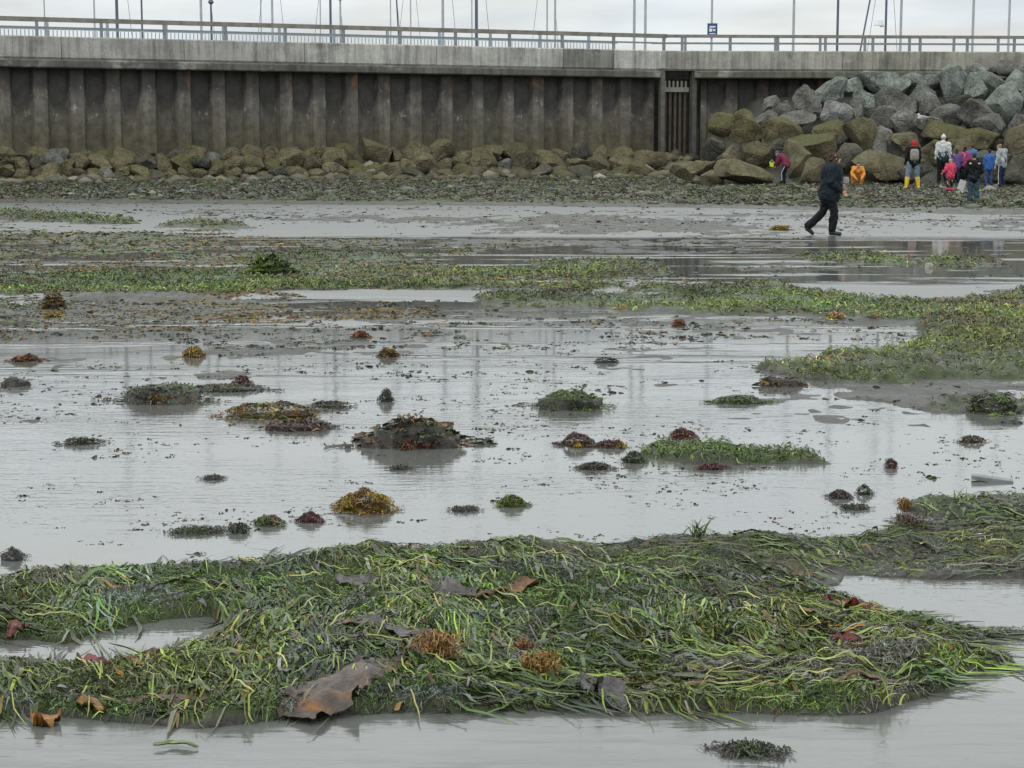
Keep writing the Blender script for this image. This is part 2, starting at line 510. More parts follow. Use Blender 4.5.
w = MB(); w.add([(-3000, -80, 0), (3000, -80, 0), (3000, 3500, 0), (-3000, 3500, 0)], [(0, 1, 2, 3)])
tag(w.build("water", M_WATER), kind="structure")
# ------------------------------------------------------------------ ribbons: blades of eelgrass, fronds, shreds
def ribbons(P, head, length, width, curl, lift, off, col, S=6, tipw=.25, ground=True, tilt=0.5, wav=0.0, zbase=None, tcol=None):
    Nn = len(P)
    t = np.linspace(0, 1, S + 1)
    pts = np.zeros((Nn, S + 1, 3))
    x, y = P[:, 0].copy(), P[:, 1].copy()
    hd = head.copy()
    hs = np.zeros((Nn, S + 1))
    for i in range(S + 1):
        pts[:, i, 0], pts[:, i, 1] = x, y
        hs[:, i] = hd
        x = x + np.cos(hd) * length / S; y = y + np.sin(hd) * length / S
        hd = hd + curl / S + rng.normal(0, .05, Nn)
    if ground:
        zg = height(pts[:, :, 0].ravel(), pts[:, :, 1].ravel()).reshape(Nn, S + 1)
        zg = np.maximum(zg, 0.0)
    else:
        zg = np.zeros((Nn, S + 1)) + (P[:, 2:3] if zbase is None else zbase)
    pts[:, :, 2] = zg + off[:, None] + lift[:, None] * np.sin(np.pi * np.clip(t[None] * 1.05, 0, 1)) + wav * rng.normal(0, 1, (Nn, S + 1))
    wd = (width[:, None] * (1 - (1 - tipw) * np.abs(2 * t[None] - .8) ** 2.2 / 1.2 ** 2.2)) / 2
    tl = rng.normal(0, tilt, Nn)[:, None] + np.cumsum(rng.normal(0, .18 * min(tilt, 1), (Nn, S + 1)), 1)
    side = np.stack([-np.sin(hs) * np.cos(tl), np.cos(hs) * np.cos(tl), np.sin(tl)], -1)
    A = pts - side * wd[..., None]; B = pts + side * wd[..., None]
    V = np.stack([A, B], 2).reshape(-1, 3)
    b = (np.arange(Nn) * (S + 1) * 2)[:, None] + (np.arange(S) * 2)[None]
    F = np.stack([b, b + 1, b + 3, b + 2], -1).reshape(-1, 4)
    c = np.repeat(col[:, None, :], S + 1, 1)
    if tcol is not None:
        f = (t[None, :, None] ** 1.5) * tcol
        c = c * (1 - f) + np.array([.22, .24, .06]) * f
    c = np.repeat(c[:, :, None, :], 2, 2).reshape(-1, 3)
    return V, F, c
def joinr(parts):
    V, F, c, k = [], [], [], 0
    for v, f, cc in parts:
        V.append(v); F.append(f + k); c.append(cc); k += len(v)
    return np.concatenate(V), np.concatenate(F), np.concatenate(c)
def pick(nn, x0, x1, y0, y1, wfun, tries=8):
    """random spots, spread evenly over the seen ground, kept where wfun says"""
    out = []
    tot = 0
    for _ in range(tries * 6):
        a = rng.uniform(x0, x1, nn); b = rng.uniform(y0, y1, nn)
        X, Y = at(a, b)
        px, py, n_, c, g, o, h, m = fields(X, Y)
        k = rng.random(nn) < wfun(c - n_, g, o, h, m, py)
        out.append(np.stack([X[k], Y[k], g[k], o[k], b[k]], -1)); tot += k.sum()
        if tot >= nn: break
    out = np.concatenate(out)
    return out[:nn]
PAL = dict(
    dk=(.034, .052, .016), gr=(.062, .098, .018), md=(.098, .150, .026), yl=(.20, .235, .042), pale=(.33, .34, .11), gy=(.125, .127, .112),
    gg=(.088, .106, .070), br=(.085, .050, .020), oc=(.17, .095, .020), rd=(.078, .026, .022), dm=(.055, .053, .045), ylo=(.24, .17, .02))
def cols(nn, names, probs, var=.25):
    k = rng.choice(len(names), nn, p=np.array(probs) / sum(probs))
    c = np.array([PAL[x] for x in names])[k]
    return np.clip(c * np.exp(rng.normal(0, var, (nn, 1))) * (1 + rng.normal(0, .06, (nn, 3))), .004, .6)
def heading(P, s=.5):
    """laid down by the ebb: towards the camera at the left, sideways at the right, in swirls"""
    X, Y = P[:, 0], P[:, 1]
    base = np.interp(X, [-2, -1, 0, 1.6], [-1.35, -1.1, -.62, -.62])
    return base + .75 * fbm(X, Y, [.7, .3], [1, .7], 201) + rng.normal(0, s, len(X)) + np.where(rng.random(len(X)) < .5, np.pi, 0)

def clumpy(P, seed, L=(.22, .09)):
    return uni(fbm(P[:, 0], P[:, 1], list(L), [1, .8], seed))
def tone(P, seed, k, L=(.5, .18, .07)):
    f = fbm(P[:, 0], P[:, 1], list(L), [1, .9, .6], seed)[:, None]
    return np.exp(k * f) * np.concatenate([np.exp(.12 * fbm(P[:, 0], P[:, 1], list(L), [1, .9, .6], seed + 9)[:, None]), np.ones((len(P), 2))], 1)
# the bed in front -----------------------------------------------------
def wf_bed(cov, g, o, h, m, py):
    return np.where((cov > -.02) & (h > .008), np.clip(h / .022, .4, 1) * np.where(py < 585, .8, 1.0), np.where((cov > 0) & (g > .3), .25, 0.0))
P = pick(21000, -330, 1330, 492, 711, wf_bed)
P = P[rng.random(len(P)) < np.clip(clumpy(P, 281, (.33, .12)) * 2.3 - .72, .03, 1)]
nn = len(P)
kk = clumpy(P, 301)[:, None]
c1 = cols(nn, ["dk", "gr", "md", "yl", "gy", "gg", "br", "oc"], [3.6, 5.5, 4.6, .9, .9, 1.6, 1.2, .4], .38)
c2 = cols(nn, ["gy", "gg", "dm", "dk", "gr"], [1.2, 2.6, 2.4, 3, 3], .3)
c = np.where(kk > .66, c2, c1) * tone(P, 271, .42) * .9
a1 = ribbons(P[:, :2], heading(P, .28), rng.uniform(.09, .30, nn), np.where(rng.random(nn) < .2, rng.uniform(.011, .017, nn), rng.uniform(.0045, .0105, nn)), rng.normal(0, .4, nn), rng.uniform(-.004, .012, nn), rng.uniform(-.002, .012, nn), c, 8, tilt=.38, tcol=.08)
# pale, stripped blades lying on top
P = pick(500, -330, 1330, 548, 718, lambda cov, g, o, h, m, py: (cov > .2) * (h > .02) * .5)
nn = len(P)
a2 = ribbons(P[:, :2], heading(P, .4), rng.uniform(.06, .26, nn), rng.uniform(.003, .0065, nn), rng.normal(0, .55, nn), rng.uniform(.002, .018, nn), rng.uniform(.012, .026, nn), cols(nn, ["yl", "pale"], [3, 1.3], .2), 10, tilt=.5, tcol=.4)
V, F, c = joinr([a1, a2])
tag(mk("eelgrass_bed", V, F, M_WEED, col=c), "bed of tangled green and mud grey eelgrass stranded in the near shallows", "eelgrass", kind="stuff")
# fine green filament weed matted through the bed
P = pick(100000, -330, 1330, 492, 722, wf_bed)
nn = len(P)
kk = clumpy(P, 331, (.3, .1))[:, None]
c1 = cols(nn, ["dk", "gr", "md", "yl"], [4, 5, 3, .3], .4)
c2 = cols(nn, ["gy", "gg", "dm"], [3, 2, 2], .25)
c = np.where(kk > .70, c2, c1) * tone(P, 271, .35)
fz = ribbons(P[:, :2], rng.uniform(0, 6.3, nn), rng.uniform(.012, .045, nn), rng.uniform(.002, .0052, nn), rng.normal(0, 2.0, nn), rng.uniform(0, .012, nn), rng.uniform(-.002, .010, nn), c, 3, tilt=.9)
tag(mk("filament_algae", *fz[:2], M_WEED, col=fz[2]), "fine green algae matted through the near eelgrass bed", "algae", kind="stuff")
# shreds: short wide flakes
P = pick(1100, -330, 1330, 492, 722, wf_bed)
nn = len(P)
a = ribbons(P[:, :2], rng.uniform(0, 6.3, nn), rng.uniform(.02, .06, nn), rng.uniform(.008, .024, nn), rng.normal(0, 1, nn), rng.uniform(0, .012, nn), rng.uniform(.002, .014, nn), cols(nn, ["gy", "gg", "dm", "br", "oc", "rd", "gr"], [4, 4, 3, 1.6, .7, .35, 3], .3), 4, tilt=.6, wav=.003)
tag(mk("weed_shreds", *a[:2], M_WEED, col=a[2]), "flakes of grey, brown and red seaweed strewn over the near bed", "seaweed", kind="stuff")

# the beds and bands farther out -----------------------------------------
def far_green(nn, y0, y1, wscale, x0=-330, x1=1330):
    P = pick(nn, x0, x1, y0, y1, lambda cov, g, o, h, m, py: (cov > .02) * (g > .45) * (h > .006) * 1.0)
    P = P[rng.random(len(P)) < np.clip(clumpy(P, 347, (1.6, .5)) * 2.2 - .3, .30 if y0 < 430 else 1, 1)]
    k = len(P)
    D = P[:, 1]
    kk = clumpy(P, 341, (.9, .35))[:, None]
    c1 = cols(k, ["dk", "gr", "md", "yl", "pale", "gg"], [2, 4, 4.5, 2.0, .3, .8], .3)
    c2 = cols(k, ["gg", "br", "dk", "oc", "gr"], [2, 1.5, 2, 1.2, 2], .3)
    c = np.where(kk > .64, c2, c1) * tone(P, 261, .45, (3.0, 1.0, .35)) * .82
    return ribbons(P[:, :2], rng.uniform(0, 6.3, k), rng.uniform(3, 8.5, k) * D / 1800 * 1.3, wscale * rng.uniform(.5, 1.25, k) * D / 1800, rng.normal(0, 1.2, k), rng.uniform(0, .07, k) * D / 30, rng.uniform(-.01, .02, k), c, 4, tilt=.8, tcol=.15)
parts = [far_green(17000, 318, 384, 1.15), far_green(20000, 284, 324, 1.05), far_green(18000, 245, 298, 1.0), far_green(4500, 205, 232, 1.0), far_green(1500, 395, 420, 1.0, 900, 1330), far_green(1500, 440, 470, 1.3, 600, 850)]
V, F, c = joinr(parts)
tag(mk("eelgrass_flats", V, F, M_WEED, col=c), "bands of bright green eelgrass lying across the middle of the flat", "eelgrass", kind="stuff")

# litter of brown, ochre and dark weed over the wet flats and the open water
def litter(nn, y0, y1, wf, names, pr, per=5, size=(2.0, 6.0), flat=.12, x0=-330, x1=1330):
    P = pick(nn, x0, x1, y0, y1, wf)
    k = len(P)
    D = P[:, 1]
    sz = rng.uniform(size[0], size[1], k) ** 1.0 * D / 1800
    base = cols(k, names, pr, .25)
    Pp = np.repeat(P[:, :2], per, 0)
    szr = np.repeat(sz, per)
    Pp = Pp + rng.normal(0, 1, Pp.shape) * (szr * .55)[:, None] * np.array([1.3, 1.3])
    c = np.repeat(base, per, 0) * np.exp(rng.normal(0, .3, (k * per, 1)))
    return ribbons(Pp, rng.uniform(0, 6.3, k * per), szr * rng.uniform(.7, 1.6, k * per), szr * rng.uniform(.25, .7, k * per), rng.normal(0, 1.5, k * per), szr * rng.uniform(0, flat, k * per), szr * rng.uniform(0, .12, k * per), c, 3, tilt=.8)
L = []
P = pick(26000, -330, 1330, 222, 348, lambda cov, g, o, h, m, py: (o > .3) * (cov > -.05) * .9)
P = P[rng.random(len(P)) < np.clip(clumpy(P, 651, (1.4, .5)) * 2 - .5, .05, 1)]
k = len(P); D = P[:, 1]
kk = clumpy(P, 661, (1.6, .6))[:, None]
c = np.where(kk > .6, cols(k, ["oc", "br", "rd", "ylo"], [4, 3, .5, 1], .3), np.where(kk > .36, cols(k, ["gg", "dm", "br"], [3, 3, 2], .3), cols(k, ["gr", "md", "dk"], [3, 2, 3], .3)))
L.append(ribbons(P[:, :2], rng.uniform(0, 6.3, k), rng.uniform(2.5, 7, k) * D / 1800, rng.uniform(.6, 1.6, k) * D / 1800, rng.normal(0, 1.5, k), rng.uniform(0, .8, k) * D / 1800, rng.uniform(0, .5, k) * D / 1800, c, 3, tilt=.7))
L.append(litter(13000, 222, 345, lambda cov, g, o, h, m, py: (o > .25) * (cov > -.15) * .7, ["oc", "br", "dm", "gr", "gg", "rd"], [3.6, 4, 3, 3.0, 2.5, .1], 4, (1.0, 2.8)))
L.append(litter(3600, 200, 300, lambda cov, g, o, h, m, py: (cov > -.22) * .5, ["dm", "br", "gg", "dk"], [4, 2, 2, 2], 3, (1.0, 3.0)))
def wat(cl):
    def f(cov, g, o, h, m, py):
        return (cov > -.5) * (cov < .3) * cl
    return f
def clustered(nn, y0, y1, thr, names, pr, size, per=5, flat=.14):
    P = []
    for _ in range(30):
        a = rng.uniform(-330, 1330, nn); b = rng.uniform(y0, y1, nn)
        X, Y = at(a, b)
        px, py, n_, c_, g_, o_, h_, m_ = fields(X, Y)
        q = fbm(X, Y * 1.1, [1.3, .5, .18], [.8, .9, .8], 431)
        k = (q > thr) & (c_ > -.3) & (c_ < .9)
        P.append(np.stack([X[k], Y[k]], -1))
        if sum(map(len, P)) > nn: break
    P = np.concatenate(P)[:nn]
    k = len(P); D = P[:, 1]
    sz = rng.gamma(2.0, 1, k) * size * D / 1800 + .4 * D / 1800
    base = cols(k, names, pr, .25)
    Pp = np.repeat(P, per, 0); szr = np.repeat(sz, per)
    Pp = Pp + rng.normal(0, 1, Pp.shape) * (szr * .6)[:, None]
    c = np.repeat(base, per, 0) * np.exp(rng.normal(0, .25, (k * per, 1)))
    return ribbons(Pp, rng.uniform(0, 6.3, k * per), szr * rng.uniform(.5, 1.4, k * per), szr * rng.uniform(.2, .55, k * per), rng.normal(0, 1.5, k * per), szr * rng.uniform(0, flat, k * per), szr * rng.uniform(0, .1, k * per), c, 3, tilt=.7)
L.append(clustered(2400, 340, 430, .45, ["dm", "dk", "br", "gg", "oc"], [5, 3, 2, 2, .5], .7))
L.append(clustered(1300, 430, 545, .6, ["dm", "dk", "br", "gg", "rd"], [5, 3, 1.5, 2, .25], .75))
L.append(clustered(90, 545, 640, 1.3, ["dm", "dk", "gg"], [4, 3, 2], 1.5))
L.append(clustered(2400, 300, 350, .35, ["dm", "dk", "br", "gg", "oc"], [5, 3, 2, 2, .8], .9))
L.append(clustered(1500, 198, 224, .2, ["dm", "dk", "br", "gg"], [5, 2, 3, 2], .8, 4))
V, F, c = joinr(L)
tag(mk("seaweed_litter", V, F, M_LITTER, col=c), "scraps of brown, ochre and dark seaweed strewn over the wet flat", "seaweed", kind="stuff")

# pebbles and weed on the sloping shore at the wall foot ------------------
def ico(sub):
    bm = bmesh.new()
    bmesh.ops.create_icosphere(bm, subdivisions=sub, radius=1)
    V = np.array([v.co[:] for v in bm.verts]); F = np.array([[v.index for v in f.verts] for f in bm.faces])
    bm.free()
    return V, F
ICO = {k: ico(k) for k in (1, 2, 3, 4)}
def shore_spots(nn, u0=0.0, u1=1.05):
    a = rng.uniform(-330, 1330, nn * 2)
    Ds = np.interp(a, [-400, 0, 300, 512, 700, 1024, 1424], [60, 60, 58.5, 57, 55, 49.8, 48])
    toe = np.interp(a, [-900, 0, 657, 720, 1424], [57.5, 66.0, 74.5, 67.0, 67.0])
    Y = Ds + (toe - Ds) * rng.uniform(u0, u1, nn * 2)
    X = x_at(a, Y, .3)
    k = Y > 2
    return X[k][:nn], Y[k][:nn]
X, Y = shore_spots(6000)
nn = len(X)
z = height(X, Y)
V1, F1 = ICO[1]
sz = np.clip(rng.gamma(1.5, .035, nn), .03, .26)
sc3 = np.stack([sz * rng.uniform(.8, 1.5, nn), sz * rng.uniform(.8, 1.3, nn), sz * rng.uniform(.35, .75, nn)], -1)
V = V1[None] * sc3[:, None] * (1 + rng.normal(0, .14, (nn, len(V1), 1))) + np.stack([X, Y, z + sc3[:, 2] * .2], -1)[:, None]
F = (F1[None] + (np.arange(nn) * len(V1))[:, None, None]).reshape(-1, 3)
stone = np.array([(.10, .105, .07), (.13, .13, .11), (.07, .08, .05), (.20, .195, .17), (.11, .09, .06)])[rng.choice(5, nn, p=[.36, .2, .3, .06, .08])]
c = np.repeat(stone * np.exp(rng.normal(0, .25, (nn, 1))), len(V1), 0)
tag(mk("shore_pebbles", V.reshape(-1, 3), F, M_LITTER, col=c, smooth=False), "weedy pebbles covering the slope below the sea wall", "pebbles", kind="stuff")
X, Y = shore_spots(26000)
nn = len(X)
cl = uni(fbm(X, Y, [2.5, .9], [1, .8], 511))[:, None]
c = np.where(cl > .5, cols(nn, ["gr", "dk", "gg", "dm", "br"], [3, 2, 3, 2, 1], .3) * np.array([1.1, .95, 1]), cols(nn, ["dm", "gg", "br", "gy"], [5, 3, 2, 2], .3))
a = ribbons(np.stack([X, Y], -1), rng.uniform(0, 6.3, nn), rng.uniform(.06, .26, nn), rng.uniform(.02, .06, nn), rng.normal(0, 1, nn), rng.uniform(0, .08, nn), rng.uniform(0, .05, nn), c, 3, tilt=.9)
tag(mk("shore_weed", *a[:2], M_LITTER, col=a[2]), "drying green weed lying among the pebbles below the sea wall", "seaweed", kind="stuff")
# ------------------------------------------------------------------ sea wall
def concretemat(name, rough=.85):
    m, t, bs = material(name)
    oc = N(t, "ShaderNodeObjectInfo").outputs["Color"]
    geo = N(t, "ShaderNodeNewGeometry").outputs["Position"]
    big = noise(t, .8, 6, .65, vec=geo, sc=(1, 1, 1.2))
    fine = noise(t, 9, 5, .7, vec=geo)
    streak = noise(t, 1.0, 5, .65, vec=geo, sc=(5.0, 5.0, .35))
    pat = noise(t, .55, 5, .7, vec=geo, sc=(1, 1, 1.6))
    f = ma(t, "MULTIPLY", mrange(t, big, .32, .68, .72, 1.25), mrange(t, fine, .3, .7, .84, 1.15))
    f = ma(t, "MULTIPLY", f, mrange(t, streak, .42, .66, 1.12, .58))
    c = N(t, "ShaderNodeVectorMath", {0: oc, "Scale": f}, operation="SCALE").outputs[0]
    c = mixc(t, mrange(t, pat, .52, .62, 0, .6), c, (.36, .35, .32))       # lime bloom
    c = mixc(t, mrange(t, noise(t, .7, 5, .7, vec=geo, sc=(1, 1, .8)), .58, .7, 0, .6), c, (.075, .078, .06))   # damp dark growth
    t.links.new(c, bs.inputs["Base Color"])
    bs.inputs["Roughness"].default_value = rough
    bump(t, bs, fine, .5, .02)
    return m
M_CONC = concretemat("weathered_concrete")

def pilemat():
    m, t, bs = material("sheet_pile_steel")
    uv = N(t, "ShaderNodeUVMap", uv_map="uv").outputs[0]
    s = N(t, "ShaderNodeSeparateXYZ", {0: uv})
    U, Zc = s.outputs[0], s.outputs[1]
    geo = N(t, "ShaderNodeNewGeometry").outputs["Position"]
    fine = noise(t, 3.2, 6, .7, vec=geo)
    st = noise(t, 1.0, 5, .65, vec=geo, sc=(5, 5, .5))
    wob = noise(t, 1.6, 4, .6, vec=geo)
    # u 0..1 within a pile: 0.5 is the middle of the recessed pan
    inpan = mrange(t, ma(t, "ABSOLUTE", ma(t, "SUBTRACT", ma(t, "FRACT", U), .5)), .16, .30, 1.0, 0.0)
    zz = ma(t, "ADD", Zc, ma(t, "MULTIPLY", ma(t, "SUBTRACT", wob, .5), 1.5))
    zz = ma(t, "ADD", zz, ma(t, "MULTIPLY", inpan, .75))
    wet = mrange(t, zz, 3.75, 4.1, 0, 1)
    c = mixc(t, mrange(t, st, .35, .65, 0, 1), (.088, .079, .067), (.14, .128, .11))
    c = mixc(t, mrange(t, inpan, 0, 1, 0, .24), c, (.055, .052, .048))
    c = mixc(t, ma(t, "MULTIPLY", wet, .9), c, (.036, .033, .031))
    # rust near the head of the outer pans
    rust = ma(t, "MULTIPLY", mrange(t, noise(t, 1.3, 4, .6, vec=geo, sc=(1, 1, .6)), .56, .66, 0, 1), ma(t, "MULTIPLY", mrange(t, Zc, 3.9, 4.3, 0, 1), ma(t, "SUBTRACT", 1.0, inpan)))
    c = mixc(t, ma(t, "MULTIPLY", rust, .6), c, (.20, .105, .05))
    # pale lime splashes at the tide line
    sp = ma(t, "MULTIPLY", mrange(t, noise(t, 4.5, 5, .75, vec=geo, sc=(1, 1, .7)), .58, .66, 0, 1), ma(t, "MULTIPLY", mrange(t, zz, 3.2, 3.6, 0, 1), mrange(t, zz, 3.9, 4.3, 1, 0)))
    c = mixc(t, ma(t, "MULTIPLY", sp, .8), c, (.34, .34, .33))
    # olive growth low down
    mo = mrange(t, ma(t, "ADD", Zc, ma(t, "MULTIPLY", noise(t, .9, 4, .6, vec=geo), 1.6)), 2.8, 4.3, 1, 0)
    c = mixc(t, ma(t, "MULTIPLY", mo, .7), c, (.080, .070, .032))
    f = ma(t, "MULTIPLY", mrange(t, fine, .35, .65, .62, 1.38), mrange(t, N(t, "ShaderNodeObjectInfo").outputs["Random"], 0, 1, .8, 1.2))
    c = N(t, "ShaderNodeVectorMath", {0: c, "Scale": f}, operation="SCALE").outputs[0]
    t.links.new(c, bs.inputs["Base Color"])
    bs.inputs["Roughness"].default_value = .75
    bump(t, bs, fine, .5, .03)
    return m
M_PILE = pilemat()
M_RAIL = simple("rail_timber", (.21, .20, .175), .8, .25, 3)
M_RAILM = simple("galvanised_rail", (.20, .215, .225), .55, .15, 5)
M_PALE = simple("pale_blue_rail", (.27, .32, .36), .6, .1, 5)
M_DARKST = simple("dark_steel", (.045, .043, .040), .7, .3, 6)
M_MAST = simple("mast_alloy", (.34, .355, .37), .5, .08, 3, 0, 0)
M_MASTD = simple("mast_dark", (.075, .095, .14), .5, .08, 3, 0, 0)
M_WHITE = simple("white_gelcoat", (.7, .7, .7), .4, .05)
M_BLUE = simple("sign_blue", (.02, .06, .16), .5, .1)

def plan(px, Y, z=1.7): return Vector((float(x_at(px, Y, z)), Y, 0))
P0, PG = plan(0, 69.0), plan(656, 79.7)
PR, PE = plan(688, 80.1), plan(1024, 81.0)
dL = (PG - P0).normalized(); nL = Vector((dL.y, -dL.x, 0))     # towards the camera
dR = (PE - PR).normalized(); nR = Vector((dR.y, -dR.x, 0))
wall = empty("sea_wall", tuple(PG))
tag(wall, "long stained sheet pile sea wall with a weathered concrete cap", "sea wall")
def lp(v): return v - PG
def prism(name, A, d, n, s0, s1, prof, mat, parent, col=None, origin=PG):
    """sweep a closed (out, z) outline straight along the wall"""
    m = MB()
    k = len(prof)
    V = []
    for s in (s0, s1):
        for o, z in prof:
            p = A + d * s + n * o
            V.append((p.x - origin.x, p.y - origin.y, z))
    F = [(i, (i + 1) % k, k + (i + 1) % k, k + i) for i in range(k)] + [tuple(range(k))[::-1], tuple(range(k, 2 * k))]
    m.add(V, F)
    ob = m.build(name, mat, parent)
    if col: ob.color = (*col, 1)
    return ob
PP = 1.375
def pile(A, d, n, s, w, depth, ph, name="sheet_pile"):
    # one pan pair: outer flat, web, inner flat, web, (half) outer flat
    prof = [(0, depth), (.18, depth), (.27, 0), (.73, 0), (.82, depth), (1, depth)]
    zs = [-.6, 2.2, 3.5, 4.85]
    V, UV, F = [], [], []
    for z in zs:
        for u, o in prof:
            p = A + d * (s + u * w) + n * o
            V.append((p.x - PG.x, p.y - PG.y, z)); UV.append((u + ph, z))
        for u in (1, 0):
            p = A + d * (s + u * w) - n * .12
            V.append((p.x - PG.x, p.y - PG.y, z)); UV.append((u + ph, z))
    k = 8
    for j in range(len(zs) - 1):
        for i in range(k):
            a, b = j * k + i, j * k + (i + 1) % k
            F.append((a, b, b + k, a + k))
    F.append(tuple(range(k))[::-1]); F.append(tuple(range((len(zs) - 1) * k, len(zs) * k)))
    return mk(name, np.array(V), F, M_PILE, wall, smooth=False, uv=np.array(UV))
LL = (PG - P0).length
off = .52
nL_ = int(LL / PP)
i = 0
s = LL - PP - .25
while s > -14:
    pile(P0, dL, nL, s, PP - .004, .27, 0)
    s -= PP
s = .5
while s < (PE - PR).length + 10:
    pile(PR, dR, nR, s, PP - .004, .20, 0)
    s += PP
# cap sections, each cast with its own tone; joints where the photo shows them
def s_of(px, A, d, line_y):
    Y = float(wall_y_at(px)); p = plan(px, Y)
    return (p - A).dot(d)
tones = {}
for k_, v_ in {0: (.205, .2, .185), 1: (.25, .245, .225), 2: (.29, .285, .265), 3: (.13, .128, .112), 4: (.30, .295, .275), 5: (.2, .195, .17), 6: (.175, .17, .14)}.items(): tones[k_] = tuple(c_ * 1.5 for c_ in v_)
capL = [(-190, 0), (62, 0), (182, 0), (300, 1), (430, 1), (556, 3), (607, 4), (657, None)]
prof_cap = [(-1.0, 5.12), (.50, 5.12), (.56, 5.2), (.56, 5.94), (.52, 5.98), (-1.0, 5.98)]
prof_led = [(-1.0, 4.80), (.66, 4.80), (.70, 4.84), (.70, 5.06), (.66, 5.118), (-1.0, 5.118)]
for (a, tn), (b, _) in zip(capL[:-1], capL[1:]):
    sa, sb = s_of(a, P0, dL, 0), s_of(b, P0, dL, 0)
    prism("concrete_cap", P0, dL, nL, sa, sb - .02, prof_cap, M_CONC, wall, tones[tn])
prism("ledge_beam", P0, dL, nL, s_of(-190, P0, dL, 0), LL - .1, prof_led, M_CONC, wall, (.10, .098, .085))
# over the gate and to the right
LR = (PE - PR).length
pm = PR - dR * ((PR - PG).length * 0 + .0)
prism("concrete_cap", PG, dR, nR, .02, (PR - PG).dot(dR) + 6.6, prof_cap, M_CONC, wall, tones[5])
s6 = (PR - PG).dot(dR) + 6.6
prism("concrete_cap", PG, dR, nR, s6 + .02, s6 + 9.0, prof_cap, M_CONC, wall, tones[6])
prism("concrete_cap", PG, dR, nR, s6 + 9.02, s6 + 24, [(a, b) for a, b in prof_cap], M_CONC, wall, tones[5])
prism("ledge_beam", PG, dR, nR, (PR - PG).dot(dR) + .1, s6 + 24, prof_led, M_CONC, wall, (.11, .115, .085))
# walkway slab behind the cap
prism("walkway_slab", P0, dL, nL, -16, LL + .5, [(-5.2, -3.0), (-1.02, -3.0), (-1.02, 5.9), (-5.2, 5.9)], M_CONC, wall, (.2, .2, .185))
prism("walkway_slab", PG, dR, nR, -.6, s6 + 24, [(-5.2, -3.0), (-1.3, -3.0), (-1.3, 5.885), (-5.2, 5.885)], M_CONC, wall, (.2, .2, .185))

# outfall gate in the slot
gate = empty("outfall_gate", tuple(PG))
tag(gate, "dark iron barred outfall gate set into the sea wall between two posts", "gate")
gl = (PR - PG).length
dG = (PR - PG).normalized(); nG = Vector((dG.y, -dG.x, 0))
def gbox(name, s, hs, o, ho, z0, z1, mat):
    m = MB(); c = dG * s + nG * o
    Mx = Matrix.Rotation(math.atan2(dG.y, dG.x), 4, "Z")
    m.box((0, 0, 0), (hs, ho, (z1 - z0) / 2), Matrix.Translation((c.x, c.y, (z0 + z1) / 2)) @ Mx)
    return m.build(name, mat, gate)
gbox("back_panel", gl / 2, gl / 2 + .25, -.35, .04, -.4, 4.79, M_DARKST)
gbox("post", .02, .09, .60, .16, -.4, 5.22, simple("post_mossy", (.11, .105, .09), .8, .3, 3))
gbox("post", gl - .02, .10, .60, .16, -.4, 5.26, simple("post_damp", (.085, .082, .07), .8, .3, 3))
M_BAR = simple("bar_iron", (.085, .072, .055), .8, .35, 3)
for k in range(5):
    gbox("bar", .30 + k * (gl - .58) / 4, .055, .25, .05, -.2, 4.25, M_BAR)
gbox("crossbar", gl / 2, gl / 2 - .14, .34, .05, 4.22, 4.42, simple("pale_bar", (.24, .235, .2), .8, .2, 3))
for k in range(6):
    gbox("tooth", .27 + k * (gl - .54) / 5, .04, .32, .04, 4.42, 4.70, bpy.data.materials["pale_bar"])

# guard rails: one along the front edge, one along the far edge
def railing(A, d, n, s0, s1, o, label, near, step=2.42, phase=0, beam=.17, ztop=6.70, mats=None):
    rl = empty("guard_rail", tuple(A))
    tag(rl, label, "guard rail")
    mats = mats or (M_RAIL, M_RAILM)
    def pr(name, sa, sb, prof, mat):
        return prism(name, A, d, n, sa, sb, prof, mat, rl, origin=A)
    pr("top_rail", s0, s1, [(o - .06, ztop - beam), (o + .06, ztop - beam), (o + .06, ztop), (o - .06, ztop)], mats[0])
    zl = 6.28 if near else 6.55
    pr("lower_rail", s0, s1, [(o - .03, zl), (o + .03, zl), (o + .03, zl + .07), (o - .03, zl + .07)], mats[1])
    s = s0 + phase
    while s < s1:
        pr("post", s, s + .11, [(o - .05, 5.9), (o + .05, 5.9), (o + .05, ztop - beam), (o - .05, ztop - beam)], mats[1])
        s += step
    return rl
LE = -14
r1 = railing(P0, dL, nL, LE, LL + .3, .3, "front guard rail with thick brown top beam on the straight wall left of the gate", True, 2.42, .9)
r2 = railing(P0, dL, nL, LE, LL + .3, -4.6, "rear pale blue guard rail behind the walkway left of the gate", False, 2.42, 2.0, .1, 7.0, (M_PALE, M_PALE))
m = MB()
s = LE
V = []
while s < LL:
    p = P0 + dL * s + nL * -4.55
    m.box((p.x - P0.x, p.y - P0.y, 6.23), (.018, .012, .30)); s += .16
m.build("mesh_panel", M_PALE, r2)
prism("kerb_strip", P0, dL, nL, LE, LL, [(-4.75, 5.9), (-4.5, 5.9), (-4.5, 6.27), (-4.75, 6.27)], M_PALE, r2, origin=P0)
railing(PG, dR, nR, .4, s6 + 24, .3, "front guard rail with slim grey beam on the wall right of the gate", True, 2.1, .6, .13, 6.68)
railing(PG, dR, nR, .4, s6 + 24, -4.6, "rear slim guard rail behind the walkway right of the gate", False, 2.1, 1.5, .08, 6.93)

